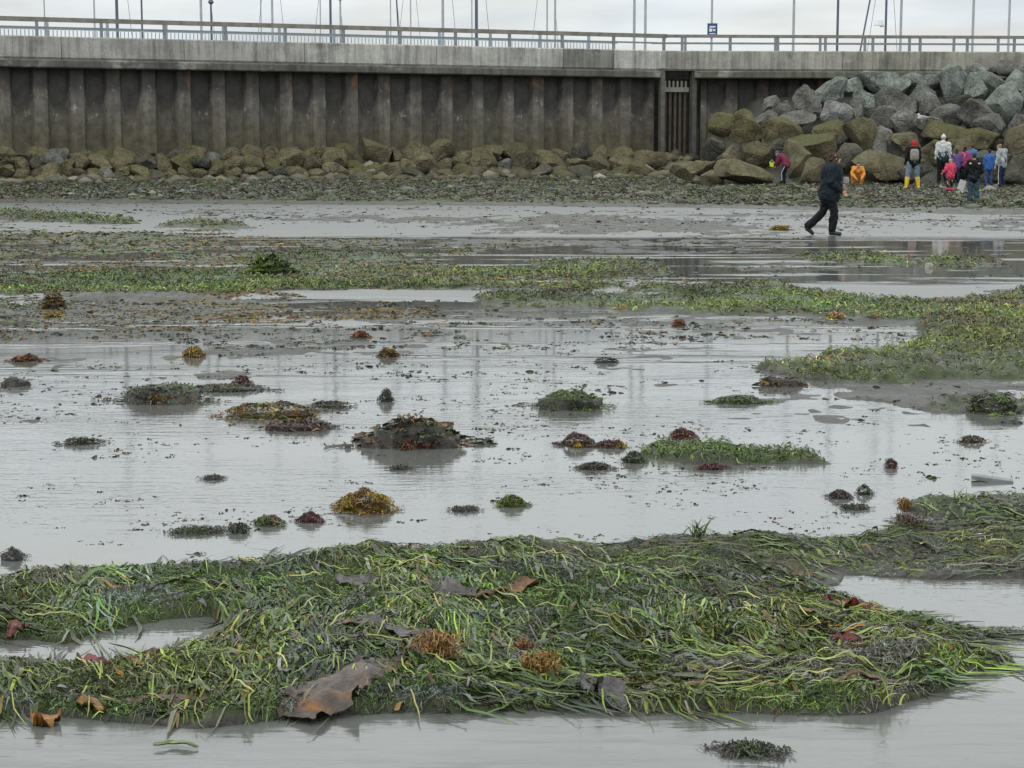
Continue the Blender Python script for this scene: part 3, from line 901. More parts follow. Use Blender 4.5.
# sign pole on the walkway
sp = plan(710, 84.5); sg = empty("sign_post", (sp.x, sp.y, 5.9))
tag(sg, "slim pole on the walkway carrying a small blue information sign", "sign")
m = MB(); m.tube((0, 0, 0), (0, 0, 5.4), .05); m.build("pole", M_MAST, sg)
m = MB(); m.box((.02, -.10, 1.31), (.23, .02, .29)); m.build("sign_panel", M_BLUE, sg)
m = MB(); m.box((.02, -.13, 1.44), (.14, .006, .035)); m.box((-.06, -.13, 1.29), (.07, .006, .07)); m.box((.10, -.13, 1.29), (.05, .006, .05)); m.box((.02, -.13, 1.13), (.14, .006, .02))
m.build("sign_symbol", M_WHITE, sg)
# lamp posts
for px, Y, zt, lab in ((214, 77.5, 7.9, "short lamp post with a small dark head standing behind the wall rail"), (342, 79, 8.18, "pale lamp post with a pointed cap near the bundle of leaning stays"), (593, 84, 7.6, "stub lamp post with tapered head close to a tall pale mast")):
    if px == 593: continue
    p = plan(px, Y); lpz = empty("lamp_post", (p.x, p.y, 5.9)); tag(lpz, lab, "lamp post")
    m = MB(); m.tube((0, 0, 0), (0, 0, zt - 5.9), .05, .04); m.build("pole", M_MAST if px > 300 else M_MASTD, lpz)
    m = MB(); m.tube((0, 0, zt - 5.9), (0, 0, zt - 5.9 + .16), .13, .05, 10); m.tube((0, 0, zt - 5.98), (0, 0, zt - 5.9), .06, .13, 10); m.build("lamp_head", M_MASTD, lpz)

# yachts moored behind the wall: their masts stand above it
def yacht(px, D, rad, mat, h, label, lean=0.0, stays=0, spread=False, furl=False):
    x = float(x_at(px, D, 6.5)) - lean * 6.7
    y = empty("sailboat", (x, D, 0)); tag(y, label, "sailboat", "sailboats moored behind the sea wall")
    m = MB()
    n = 9; V = []
    for i in range(n):
        t = i / (n - 1); w = 1.5 * math.sin(math.pi * (0.12 + .88 * t) ** .8) ** .6 if t < 1 else .02
        for (f, z) in ((1, 1.1), (.75, .1), (0, -.5), (-.75, .1), (-1, 1.1)):
            V.append((w * f, -4.5 + 9 * t, z + .2 * t))
    F = [(i * 5 + j, i * 5 + j + 1, i * 5 + j + 6, i * 5 + j + 5) for i in range(n - 1) for j in range(4)]
    F += [(i * 5, i * 5 + 5, i * 5 + 9, i * 5 + 4) for i in range(n - 1)] + [(0, 1, 2, 3, 4), tuple(range((n - 1) * 5, n * 5))[::-1]]
    m.add(V, F); m.build("hull", M_WHITE, y)
    top = (lean * h, 0, h)
    m = MB(); m.tube((0, 0, 1.0), top, rad * .85, rad * .7, 8)
    m.build("mast", mat, y)
    if spread:
        m = MB()
        for zz in (.78, .9): m.tube((lean * h * zz - .55, 0, h * zz), (lean * h * zz + .55, 0, h * zz), .03)
        m.build("spreader", mat, y)
    for k in range(stays):
        sx = (-1) ** k * (1.2 + .4 * k)
        m = MB(); m.tube((sx, .4, 1.2), top, .012 if not furl else .05, None, 5); m.build("stay", mat if furl else M_MASTD, y)
    return y
MP = [(46, 100, .05, 0, "thin pale", 0), (96, 112, .07, 0, "thick pale", 0), (118, 92, .10, 1, "thick dark blue", 1), (143, 100, .07, 1, "medium dark", 0), (202, 95, .09, 0, "broad grey", 1),
      (262, 120, .05, 0, "faint thin", 0), (273, 98, .08, 0, "stout grey", 2), (321, 104, .045, 0, "very thin", 0), (331, 92, .08, 1, "dark slate", 2), (391, 110, .05, 0, "slim pale", 1),
      (411, 105, .05, 0, "slim faint", 2), (443, 92, .09, 0, "stout rigged", 1), (472, 106, .05, 0, "slim grey", 0), (476.5, 90, .10, 1, "thick navy", 1), (547, 104, .06, 0, "narrow grey", 2), (555, 93, .07, 0, "plain silver", 0),
      (634, 92, .09, 0, "stout silver", 0), (645, 96, .09, 0, "tall silver", 0), (793, 93, .09, 0, "lone silver", 0), (837, 90, .08, 1, "dark thin", 0), (885, 94, .08, 1, "dark grey rigged", 2),
      (900, 96, .09, 0, "wide silver", 0), (972, 94, .09, 0, "bare grey", 0), (1008, 92, .08, 0, "bare pale", 0)]
ordn = ["first", "second", "third", "fourth", "fifth", "sixth", "seventh", "eighth", "ninth", "tenth", "eleventh", "twelfth", "thirteenth", "fourteenth", "fifteenth", "sixteenth", "seventeenth", "eighteenth", "nineteenth", "twentieth",
        "twenty-first", "twenty-second", "twenty-third", "twenty-fourth", "twenty-fifth", "twenty-sixth", "twenty-seventh", "twenty-eighth", "twenty-ninth", "thirtieth"]
def ordinal(i):
    if i < 30: return ordn[i]
    n = i + 1
    return "%d%s" % (n, {1: "st", 2: "nd", 3: "rd"}.get(n % 10 if n % 100 not in (11, 12, 13) else 0, "th"))
for i, (px, D, rd, dk, look, st_) in enumerate(MP):
    yt = yacht(px, D, rd, M_MASTD if dk else M_MAST, 13.5 + (i * 37 % 5) * .5, "moored sailboat with %s mast, the %s mast from the left above the wall" % (look, ordinal(i)), 0, st_, rd > .085)
    if px == 885:
        m = MB(); m.tube((-.36, 0, 8.05), (-.36, 0, 8.3), .26, .2, 12); m.tube((-.3, 0, 8.0), (0, 0, 8.0), .03); m.build('radar_dome', M_WHITE, yt)
# two raked masts
yacht(399, 94, .05, M_MASTD, 14, "moored sailboat with a dark mast leaning left between two slim masts", -.045)
yacht(862, 92, .055, M_MASTD, 14, "moored sailboat with a dark mast leaning right above the boulders", .16)

# ------------------------------------------------------------------ boulders
def rockmat(name, tint=None, moss=(.115, .108, .030)):
    m, t, bs = material(name)
    oi = N(t, "ShaderNodeObjectInfo")
    co = N(t, "ShaderNodeTexCoord").outputs["Object"]
    rnd = N(t, "ShaderNodeVectorMath", {0: co, 1: N(t, "ShaderNodeCombineXYZ", {0: ma(t, "MULTIPLY", oi.outputs["Random"], 40.0), 1: ma(t, "MULTIPLY", oi.outputs["Random"], 17.0)}).outputs[0]}, operation="ADD").outputs[0]
    big = noise(t, 1.4, 6, .65, vec=rnd)
    fine = noise(t, 11, 6, .7, vec=rnd)
    spk = noise(t, 24, 3, .6, vec=rnd)
    f = ma(t, "MULTIPLY", mrange(t, big, .35, .65, .5, 1.5), mrange(t, fine, .35, .65, .65, 1.35))
    c = N(t, "ShaderNodeVectorMath", {0: oi.outputs["Color"], "Scale": f}, operation="SCALE").outputs[0]
    c = mixc(t, mrange(t, spk, .62, .70, 0, .65), c, (.36, .36, .33))
    nz = N(t, "ShaderNodeSeparateXYZ", {0: N(t, "ShaderNodeNewGeometry").outputs["Normal"]}).outputs[2]
    mm = mrange(t, ma(t, "ADD", ma(t, "MULTIPLY", nz, .55), noise(t, 2.2, 5, .65, vec=rnd)), .55, .95, 0, 1)
    mm = ma(t, "MULTIPLY", mm, oi.outputs["Alpha"])
    mc = mixc(t, fine, moss, (.05, .055, .018))
    c = mixc(t, mm, c, mc)
    t.links.new(c, bs.inputs["Base Color"])
    bs.inputs["Roughness"].default_value = .8
    bs.inputs["Specular IOR Level"].default_value = .35
    vor = N(t, "ShaderNodeTexVoronoi", {"Vector": rnd, "Scale": 2.6}, feature="DISTANCE_TO_EDGE").outputs["Distance"]
    crk = mrange(t, vor, 0, .06, 0, 1)
    bump(t, bs, ma(t, "ADD", ma(t, "ADD", fine, ma(t, "MULTIPLY", big, 2.0)), ma(t, "MULTIPLY", crk, .5)), .85, .10)
    return m
M_ROCK = rockmat("boulder_stone")
def rock_shape(sub, seed, cuts=11, rough=.10, flat=1.0, lo=.42, hi=.78):
    r = np.random.default_rng(seed)
    V, F = ICO[sub]; V = V.copy()
    for _ in range(cuts):
        nrm = r.normal(0, 1, 3); nrm /= np.linalg.norm(nrm)
        dd = r.uniform(lo, hi)
        q = V @ nrm
        V -= np.outer(np.clip(q - dd, 0, None) * .985, nrm)
    k = r.uniform(0, 50, 3)
    n1 = fbm(V[:, 0] * 1.0 + k[0], V[:, 1] * 1.0 + V[:, 2] * .7 + k[1], [.8, .35, .16], [1, .6, .35], seed)
    n2_ = fbm(V[:, 2] * 1.0 + k[2], V[:, 0] * .8 - V[:, 1] * .6 + k[0], [.8, .35, .16], [1, .6, .35], seed + 5)
    V = V * (1 + rough * .5 * (n1 + n2_))[:, None]
    mn, mxx = V.min(0), V.max(0)
    V = (V - (mn + mxx) / 2) / ((mxx - mn) / 2)
    V[:, 2] *= flat
    return V, F
def boulder(name, x, y, z, hw, hd, hh, color, moss, seed, sub, label, cat, group, cuts=11, rough=.10, rot=0.0, mat=None, rollx=0.0):
    V, F = rock_shape(sub, seed, cuts, rough)
    V = V * np.array([hw, hd, hh])
    if rot:
        c_, s_ = math.cos(rot), math.sin(rot)
        V = np.stack([V[:, 0] * c_ - V[:, 2] * s_, V[:, 1], V[:, 0] * s_ + V[:, 2] * c_], -1)
    o = mk(name, V, F, mat or M_ROCK, loc=(x, y, z))
    o.color = (*color, moss)
    o.data.set_sharp_from_angle(angle=R(32))
    tag(o, label, cat, group)
    return o
TONES = {"G": ((.20, .225, .20), .25, "grey green"), "L": ((.24, .24, .23), .1, "pale grey"), "K": ((.13, .128, .115), .15, "dark grey"), "M": ((.12, .105, .055), .9, "mossy olive"), "B": ((.128, .108, .064), .45, "olive brown"), "D": ((.062, .058, .048), .3, "dark wet")}
ZR = [(455, 272, 105, 68, "G"), (512, 256, 75, 45, "G"), (390, 302, 82, 85, "K"), (288, 308, 55, 50, "K"), (325, 318, 70, 44, "K"), (475, 330, 92, 70, "L"), (533, 330, 52, 84, "K"), (597, 238, 120, 64, "G"), (562, 295, 66, 60, "G"),
      (656, 252, 66, 38, "G"), (636, 305, 125, 85, "K"), (716, 272, 84, 50, "G"), (754, 244, 80, 45, "L"), (820, 255, 96, 112, "G"), (878, 262, 66, 90, "G"), (930, 248, 95, 74, "G"), (962, 300, 96, 118, "G"), (1006, 240, 66, 66, "G"), (1026, 290, 60, 74, "G"),
      (752, 308, 76, 66, "K"), (797, 342, 88, 66, "K"), (880, 335, 104, 80, "K"), (922, 365, 88, 66, "K"), (658, 358, 84, 66, "K"), (607, 350, 76, 70, "K"), (735, 380, 86, 80, "K"), (1010, 368, 62, 56, "K"),
      (148, 366, 88, 64, "M"), (218, 375, 108, 90, "M"), (316, 396, 118, 96, "M"), (352, 352, 120, 48, "K"), (268, 348, 66, 40, "K"), (460, 390, 108, 80, "M"), (410, 434, 122, 84, "M"), (552, 412, 92, 120, "M"), (607, 415, 62, 84, "K"), (676, 420, 90, 66, "B"), (800, 392, 130, 56, "M"), (900, 415, 140, 70, "M"), (842, 438, 90, 60, "B"), (1005, 425, 84, 115, "B"),
      (40, 502, 92, 52, "B"), (98, 488, 80, 42, "B"), (166, 458, 90, 60, "B"), (205, 505, 165, 62, "B"), (118, 440, 60, 66, "D"), (245, 458, 100, 80, "B"), (110, 522, 70, 44, "B"), (362, 480, 100, 130, "B"), (408, 505, 70, 78, "B"), (505, 470, 90, 90, "D"), (606, 492, 160, 84, "B"), (700, 500, 90, 66, "D"), (745, 452, 90, 80, "B"), (828, 478, 90, 86, "B"), (920, 490, 110, 90, "D"), (990, 500, 88, 80, "D"),
      # stones filling the gaps
      (420, 300, 60, 60, "D"), (560, 340, 60, 60, "D"), (700, 320, 60, 60, "D"), (840, 310, 70, 60, "D"), (500, 430, 60, 80, "D"), (300, 450, 70, 80, "D"), (650, 450, 70, 70, "D"), (790, 430, 60, 60, "D"), (960, 440, 70, 80, "D"), (570, 250, 60, 50, "D"), (700, 235, 60, 40, "G"), (1000, 210, 60, 40, "K"), (960, 200, 70, 40, "K"), (890, 215, 70, 44, "G"),
      (1070, 240, 80, 80, "G"), (1120, 260, 90, 90, "G"), (1080, 330, 90, 80, "K"), (1130, 350, 90, 90, "K"), (1080, 410, 90, 80, "M"), (1140, 440, 90, 90, "B"), (1090, 490, 90, 80, "B"), (1160, 500, 90, 80, "B")]
tiers = {"top": [], "middle": [], "lower": []}
for q in ZR: tiers["top" if q[1] < 322 else "middle" if q[1] < 428 else "lower"].append(q)
sd = 1000
for tn, rows in tiers.items():
    rows.sort()
    for i, (zx, zy, w_, h_, tone) in enumerate(rows):
        px, py = 674 + zx / 2.926, zy / 2.926
        filler = (zx, zy, w_, h_, tone) in ZR[-22:-8]
        Y = np.interp(py, [68, 100, 150, 180], [77.8, 75.5, 70.5, 66.8]) + (1.1 if filler else 0) + rng.uniform(-.3, .3)
        if tone in "KLG" and h_ < 50 and zy > 330: Y += .5
        x, z = at_y(px, py, Y)
        sc_ = Y / 1800 / 2.926
        c0, ms, lk = TONES[tone]
        f = rng.uniform(.8, 1.22)
        sz = "small" if w_ * h_ < 3300 else "large" if w_ * h_ > 7800 else "medium"
        shp = "upright" if h_ > w_ * 1.08 else "flat" if w_ > 1.9 * h_ else "blocky"
        sd += 1
        boulder("boulder", float(x), float(Y), float(z), w_ * sc_ * .56, max(w_, h_) * sc_ * .44, h_ * sc_ * .58, tuple(a * f for a in c0), ms, sd, 4 if w_ > 60 else 3,
                "%s %s %s boulder, %s from the left, %s tier of the rock slope" % (sz, shp, lk, ordinal(i), tn), "boulder", "boulders heaped at the right end of the wall", cuts=int(rng.integers(8, 15)), rough=.09, rot=float(rng.uniform(-.35, .35)))
# the low band of stones along the wall foot, left of the gate
rows = {"front": (177, 19, .5, 10), "middle": (168.5, 21, 1.9, 12), "back": (159.5, 22, 3.2, 12)}
for rn, (py0, step, back, hpx) in rows.items():
    px = 664 - rng.uniform(0, 8); i = 0
    while px > -70:
        big = np.interp(px, [0, 350, 640], [.74, 1.0, 1.12])
        w_ = step * big * rng.uniform(.8, 1.45); 
        h_ = w_ * rng.uniform(.6, .92)
        if rn == "front": h_ *= .85
        pc = px - w_ / 2
        py = py0 - h_ * .22 + rng.uniform(-3, 3) + np.interp(px, [0, 660], [-1.0, 2.0])
        toe = np.interp(pc, [-900, 0, 657], [57.5, 66.0, 74.5]); wy = float(wall_y_at(pc)) - 1.6
        Y = min(toe + back * (wy - toe) / 3.4 * .9, wy)
        x, z = at_y(pc, py, Y)
        zg = float(height(np.array([float(x)]), np.array([float(Y)]))[0])
        sc_ = Y / 1800
        tone = rng.choice(["B", "M", "K", "D", "L"], p=[.60, .27, .03, .10, .0])
        c0, ms, lk = TONES[tone]; f = rng.uniform(.8, 1.25)
        sd += 1
        sz = "small" if w_ < 16 else "big" if w_ > 25 else "mid-sized"
        boulder("boulder", float(x), float(Y), float(z), w_ * sc_ * .55, w_ * sc_ * .45, h_ * sc_ * .56, tuple(a * f for a in c0), ms, sd, 3,
                "%s %s boulder, %s left of the gate, %s row along the wall" % (sz, lk, ordinal(i), rn), "boulder", "boulders along the foot of the wall", cuts=int(rng.integers(7, 13)), rough=.10, rot=float(rng.uniform(-.4, .4)))
        px -= w_ * .86; i += 1
# rubble under the low band
nn = 2600
a = rng.uniform(-120, 690, nn)
t_ = rng.uniform(-.12, 1, nn)
toe = np.interp(a, [-900, 0, 657, 760], [57.5, 66.0, 74.5, 74.5]); wy = wall_y_at(a) - 1.0
Y = toe + (wy - toe) * t_
X = x_at(a, Y, .8)
z = height(X, Y) + np.clip(t_, 0, 1) * .5 * rng.random(nn)
V1, F1 = ICO[1]
s_ = np.clip(rng.gamma(2.5, .07, nn), .06, .4)
sc3 = np.stack([s_ * rng.uniform(.8, 1.4, nn), s_, s_ * rng.uniform(.5, .85, nn)], -1)
V = V1[None] * sc3[:, None] * (1 + rng.normal(0, .15, (nn, len(V1), 1))) + np.stack([X, Y, z], -1)[:, None]
F = (F1[None] + (np.arange(nn) * len(V1))[:, None, None]).reshape(-1, 3)
c = np.repeat(np.array([(.10, .09, .05), (.13, .12, .09), (.06, .055, .04), (.2, .19, .16)])[rng.choice(4, nn, p=[.5, .25, .2, .05])] * np.exp(rng.normal(0, .25, (nn, 1))), len(V1), 0)
tag(mk("rubble", V.reshape(-1, 3), F, M_LITTER, col=c, smooth=False), "small rubble between the boulders at the wall foot", "rubble", kind="stuff")
# ------------------------------------------------------------------ people
def capsule(p0, r0, p1, r1, sx=1.0, n=12, k=4):
    """tapered round-ended limb; sx squeezes its depth"""
    p0, p1 = Vector(p0), Vector(p1)
    d = p1 - p0
    L = d.length
    d = d.normalized() if L > 1e-6 else Vector((0, 0, 1))
    a = d.orthogonal().normalized(); b = d.cross(a)
    V = [p0 - d * r0]; rings = []
    for i in range(1, k + 1):
        t = math.pi / 2 * i / k
        rings.append((p0 - d * (r0 * math.cos(t)), r0 * math.sin(t)))
    for i in range(k, 0, -1):
        t = math.pi / 2 * i / k
        rings.append((p1 + d * (r1 * math.cos(t)), r1 * math.sin(t)))
    for c, r in rings:
        for j in range(n):
            t = 2 * math.pi * j / n
            V.append(c + a * (r * math.cos(t)) + b * (r * math.sin(t)))
    V.append(p1 + d * r1)
    F = [(0, 1 + (j + 1) % n, 1 + j) for j in range(n)]
    m = len(rings)
    for i in range(m - 1):
        for j in range(n):
            q = 1 + i * n
            F.append((q + j, q + (j + 1) % n, q + n + (j + 1) % n, q + n + j))
    q = 1 + (m - 1) * n
    F += [(q + j, q + (j + 1) % n, len(V) - 1) for j in range(n)]
    return V, F
def ellip(c, r, rx=0.0, ry=0.0, rz=0.0, sub=3):
    V, F = ICO[sub]
    Mx = Matrix.Rotation(rz, 3, "Z") @ Matrix.Rotation(rx, 3, "X") @ Matrix.Rotation(ry, 3, "Y")
    return [Vector(c) + Mx @ Vector((v[0] * r[0], v[1] * r[1], v[2] * r[2])) for v in V], [tuple(int(i) for i in f) for f in F]
def fused(name, prims, vox, mat, parent, smooth_it=4, noise_amp=0.0, seed=0, scale=1.0):
    """melt overlapping shapes into one continuous skin"""
    m = MB()
    for V, F in prims: m.add([v * scale for v in V], F)
    o = m.build(name, None, None, smooth=True)
    r = o.modifiers.new("r", "REMESH"); r.mode = "VOXEL"; r.voxel_size = vox; r.use_smooth_shade = True
    s = o.modifiers.new("s", "SMOOTH"); s.iterations = smooth_it; s.factor = .5
    dg = bpy.context.evaluated_depsgraph_get()
    me = bpy.data.meshes.new_from_object(o.evaluated_get(dg))
    bpy.data.objects.remove(o)
    me.name = name
    if noise_amp:
        V = np.empty(len(me.vertices) * 3); me.vertices.foreach_get("co", V); V = V.reshape(-1, 3)
        nn_ = np.empty(len(me.vertices) * 3); me.vertex_normals.foreach_get("vector", nn_); nn_ = nn_.reshape(-1, 3)
        q = fbm(V[:, 0] + V[:, 2] * .7, V[:, 1] * 1.1 - V[:, 2] * .8, [.09, .035], [1, .7], seed + 3)
        V = V + nn_ * (q * noise_amp)[:, None]
        me.vertices.foreach_set("co", V.ravel())
    me.polygons.foreach_set("use_smooth", np.ones(len(me.polygons), dtype=bool))
    me.materials.clear(); me.materials.append(mat)
    ob = bpy.data.objects.new(name, me); COL.objects.link(ob); ob.parent = parent
    return ob
CL = {}
def cloth(name, c, rough=.8, var=.12):
    if name not in CL: CL[name] = simple(name, c, rough, var, 9, 0, .2)
    return CL[name]
SKIN = cloth("skin", (.46, .27, .20), .55, .05)
V3 = Vector
def J(**k):
    """joints of a 1.75 m figure: x right, y forward, z up"""
    j = dict(pel=V3((0, 0, .95)), waist=V3((0, 0, 1.10)), chest=V3((0, .0, 1.33)), neck=V3((0, .0, 1.49)), head=V3((0, .02, 1.635)))
    for s, n in ((-1, "l"), (1, "r")):
        j["sh" + n] = V3((.185 * s, 0, 1.42)); j["el" + n] = V3((.235 * s, -.02, 1.14)); j["wr" + n] = V3((.24 * s, .06, .90))
        j["hip" + n] = V3((.095 * s, 0, .92)); j["kn" + n] = V3((.11 * s, .02, .50)); j["an" + n] = V3((.12 * s, 0, .085)); j["to" + n] = V3((.135 * s, .15, .03))
    for a, b in k.items(): j[a] = V3(b)
    return j
def person(x, y, rz, H, j, wear, label, vox=.012, z=None, look=0.0):
    sc_ = H / 1.75
    z = float(height(np.array([x]), np.array([y]))[0]) if z is None else z
    root = empty("person", (x, y, max(z, 0.0) + wear.get("up", .0)), rz)
    tag(root, label, "person")
    P = []
    f = wear.get("girth", 1.0)
    P.append(capsule(j["pel"], .135 * f, j["waist"], .125 * f)); P.append(capsule(j["waist"], .125 * f, j["chest"], .145 * f))
    P.append(capsule(j["chest"] + V3((-.06, 0, .02)), .10, j["chest"] + V3((.06, 0, .02)), .10))
    P.append(capsule(j["chest"] + V3((0, 0, .08)), .075, j["neck"], .056)); P.append(capsule(j["neck"], .055, j["head"] + V3((0, -.01, -.06)), .052))
    for n in "lr":
        P.append(capsule(j["chest"] + V3((0, 0, .07)), .07, j["sh" + n], .062)); P.append(capsule(j["sh" + n], .058, j["el" + n], .043)); P.append(capsule(j["el" + n], .042, j["wr" + n], .028))
        P.append(capsule(j["pel"], .10, j["hip" + n], .095)); P.append(capsule(j["hip" + n], .09, j["kn" + n], .058)); P.append(capsule(j["kn" + n], .056, j["an" + n], .038))
        P.append(capsule(j["an" + n] + V3((0, -.03, -.04)), .034, j["to" + n], .03))
        # hand: palm, four bent fingers, thumb from its side
        e, w_ = j["el" + n], j["wr" + n]
        d = (w_ - e).normalized(); sd_ = d.cross(V3((1, 0, 0)) if abs(d.x) < .9 else V3((0, 1, 0))).normalized(); pn = d.cross(sd_).normalized()
        s = 1 if n == "r" else -1
        palm = w_ + d * .055
        P.append(capsule(w_ + d * .01, .026, palm, .027)); P.append(capsule(palm - sd_ * .022, .015, palm + sd_ * .022, .015))
        for k, ln in enumerate((.068, .078, .073, .056)):
            b0 = palm + d * .028 + sd_ * (-.030 + .020 * k)
            b1 = b0 + d * (ln * .5); b2 = b1 + d * (ln * .38) - pn * (ln * .38) * s
            P.append(capsule(b0, .0095, b1, .009, n=8, k=2)); P.append(capsule(b1, .009, b2, .0078, n=8, k=2))
        t0 = w_ + d * .03 - sd_ * .024; t1 = t0 + d * .03 - sd_ * .026; t2 = t1 + d * .028 - pn * .01 * s
        P.append(capsule(t0, .012, t1, .011, n=8, k=2)); P.append(capsule(t1, .011, t2, .009, n=8, k=2))
    h = j["head"]
    Q = Matrix.Rotation(look, 3, "X")
    def hp(a): return h + Q @ V3(a)
    P.append(ellip(hp((0, -.012, .025)), (.076, .094, .092), look)); P.append(ellip(hp((0, .022, -.045)), (.056, .066, .062), look))
    P.append(ellip(hp((0, .052, -.088)), (.026, .024, .020), look)); P.append(capsule(hp((0, .082, .012)), .010, hp((0, .104, -.024)), .014, n=8, k=2))
    P.append(capsule(hp((-.028, .074, .032)), .013, hp((.028, .074, .032)), .013, n=8, k=2)); P.append(capsule(hp((-.018, .082, -.055)), .009, hp((.018, .082, -.055)), .009, n=8, k=2))
    for s in (-1, 1): P.append(ellip(hp((.076 * s, -.005, -.005)), (.012, .022, .033), look, sub=2))
    body = fused("body", P, vox * sc_ * .9, SKIN, root, 2, scale=sc_)
    if wear.get("eyes", True):
        for s in (-1, 1):
            V, F = ellip(hp((.031 * s, .083, .012)) * sc_, (.011 * sc_, .007 * sc_, .007 * sc_), sub=2)
            m = MB(); m.add(V, F); m.build("eye", cloth("eye_dark", (.02, .015, .012), .3), body, smooth=True)
    vx = max(vox * 1.35, .014)
    def col_(key): return wear[key]
    if "trousers" in wear:
        T = [capsule(j["pel"] + V3((-.05, 0, -.01)), .135 * f, j["pel"] + V3((.05, 0, -.01)), .135 * f), capsule(j["pel"], .15 * f, j["waist"], .135 * f)]
        lk = wear.get("leg_r", (.108, .078, .066))
        for n in "lr":
            T.append(capsule(j["hip" + n], lk[0], j["kn" + n], lk[1])); T.append(capsule(j["kn" + n], lk[1], (j["an" + n] + V3((0, -.005, .03))).lerp(j["kn" + n], wear.get("tuck", 0)), lk[2]))
        tr = fused("trousers", T, vx, wear["trousers"], root, 4, .010, 1, scale=sc_)
        if "stripe" in wear:
            for s, n in ((-1, "l"), (1, "r")):
                m = MB(); a, b, c_ = j["hip" + n] + V3((s * .10, 0, -.08)), j["kn" + n] + V3((s * .074, 0, 0)), j["an" + n] + V3((s * .06, 0, .05))
                m.tube(a * sc_, b * sc_, .014, None, 6); m.tube(b * sc_, c_ * sc_, .014, None, 6); m.build("side_stripe", wear["stripe"], tr)
    if "jacket" in wear:
        hem = j["pel"].lerp(j["waist"], -wear.get("hem", .5))
        A = [capsule(hem + V3((-.04, 0, 0)), .155 * f, j["waist"] + V3((-.03, 0, 0)), .15 * f), capsule(hem + V3((.04, 0, 0)), .155 * f, j["waist"] + V3((.03, 0, 0)), .15 * f),
             capsule(j["waist"], .155 * f, j["chest"], .17 * f), capsule(j["chest"] + V3((-.07, 0, .03)), .115, j["chest"] + V3((.07, 0, .03)), .115), capsule(j["chest"] + V3((0, 0, .1)), .095, j["neck"], .078)]
        sr = wear.get("sleeve", 1.0)
        for n in "lr":
            A.append(capsule(j["chest"] + V3((0, 0, .07)), .09, j["sh" + n], .085 * sr)); A.append(capsule(j["sh" + n], .085 * sr, j["el" + n], .068 * sr)); A.append(capsule(j["el" + n], .066 * sr, j["wr" + n].lerp(j["el" + n], .06), .05 * sr))
        if wear.get("flare"): A += [capsule(j["pel"] + V3((-.05, -.05, -.09)), .165, j["chest"], .15), capsule(j["pel"] + V3((.05, -.05, -.09)), .165, j["chest"], .15), capsule(j["pel"] + V3((0, .07, -.09)), .16, j["chest"], .14)]
        if wear.get("hood_down"): A.append(ellip(j["neck"] + V3((0, -.09, -.0)), (.12, .075, .075), .4))
        jk = fused("jacket", A, vx, wear["jacket"], root, 3, .013, 2, scale=sc_)
    for n in "lr":
        bt = wear.get("boots", cloth("shoe_black", (.02, .02, .022), .5))
        a, t_ = j["an" + n], j["to" + n]
        dv = (t_ - a)
        B = [capsule(a + V3((0, -.02, -.02)), .05, t_ + V3((0, 0, .005)), .043), capsule(a + V3((0, -.03, -.035)), .045, a + dv * .5 + V3((0, 0, -.01)), .046)]
        top = a.lerp(j["kn" + n], wear.get("boot_h", .12))
        B.append(capsule(a, .06, top, .09 if wear.get("boot_h", 0) > .2 else .055))
        fused("boot", B, .012, bt, root, 3, scale=sc_)
    if "hair" in wear:
        hm, style = wear["hair"]
        if style == "curly":
            HS = [ellip(hp((0, -.03, .035)), (.112, .118, .112), look), ellip(hp((0, -.07, -.03)), (.118, .085, .10), look), ellip(hp((0, -.075, -.095)), (.10, .06, .06), look)]
            fused("hair", HS, .009, hm, root, 0, .022, 5, scale=sc_)
        elif style == "long":
            HS = [ellip(hp((0, -.025, .035)), (.087, .102, .096), look), ellip(hp((0, -.065, -.07)), (.08, .05, .12), look)]
            fused("hair", HS, .012, hm, root, 1, .006, 6, scale=sc_)
        else:
            fused("hair", [ellip(hp((0, -.024, .042)), (.084, .098, .088), look), ellip(hp((0, -.05, -.01)), (.078, .06, .06), look)], .012, hm, root, 1, .005, 7, scale=sc_)
    if "hat" in wear:
        hm, style = wear["hat"]
        HS = [ellip(hp((0, -.02, .058)), (.093, .106, .082), look)]
        if style == "bobble": HS.append(ellip(hp((0, -.02, .145)), (.035, .035, .035)))
        if style == "hood": HS += [ellip(hp((0, -.05, .0)), (.105, .10, .115), look), ellip(hp((0, -.07, -.1)), (.11, .08, .06), look)]
        if style == "cap": HS.append(ellip(hp((0, .09, .04)), (.06, .07, .012), look))
        fused("hat", HS, .012, hm, root, 2, .003, 8, scale=sc_)
    root["_s"] = sc_
    return root
def ppl_pos(px, py, z):
    X, Y = at(px, py, z)
    return float(X), float(Y)
def stand(px, py):
    """the spot on the sloping shore seen at this picture point"""
    Y = 45.0
    for Y in np.arange(34, 78, .1):
        X = float(x_at(px, Y, .2)); z = float(height(np.array([X]), np.array([Y]))[0])
        if project(X, Y, max(z, 0))[1] <= py: break
    return X, float(Y)
DKT = cloth("navy_coat", (.010, .016, .022), .8)
BLK = cloth("black_cloth", (.009, .009, .010), .8)
DEN = cloth("pale_denim", (.15, .20, .26), .85, .2)
TEAL = cloth("teal_denim", (.035, .065, .085), .85, .2)
NAVY = cloth("navy_cloth", (.018, .025, .055), .85)
RED = cloth("red_cloth", (.33, .03, .035), .8)
WHT = cloth("white_cloth", (.5, .51, .5), .85, .08)
PINK = cloth("hot_pink_cloth", (.55, .06, .12), .75)
MAG = cloth("magenta_cloth", (.34, .05, .15), .8)
PURP = cloth("purple_cloth", (.12, .075, .22), .8)
BLUE = cloth("bright_blue_cloth", (.035, .11, .34), .75)
ORNG = cloth("orange_oilskin", (.62, .25, .03), .5)
YEL = cloth("yellow_rubber", (.62, .42, .03), .4)
GRY = cloth("grey_hoodie", (.33, .35, .37), .85, .1)
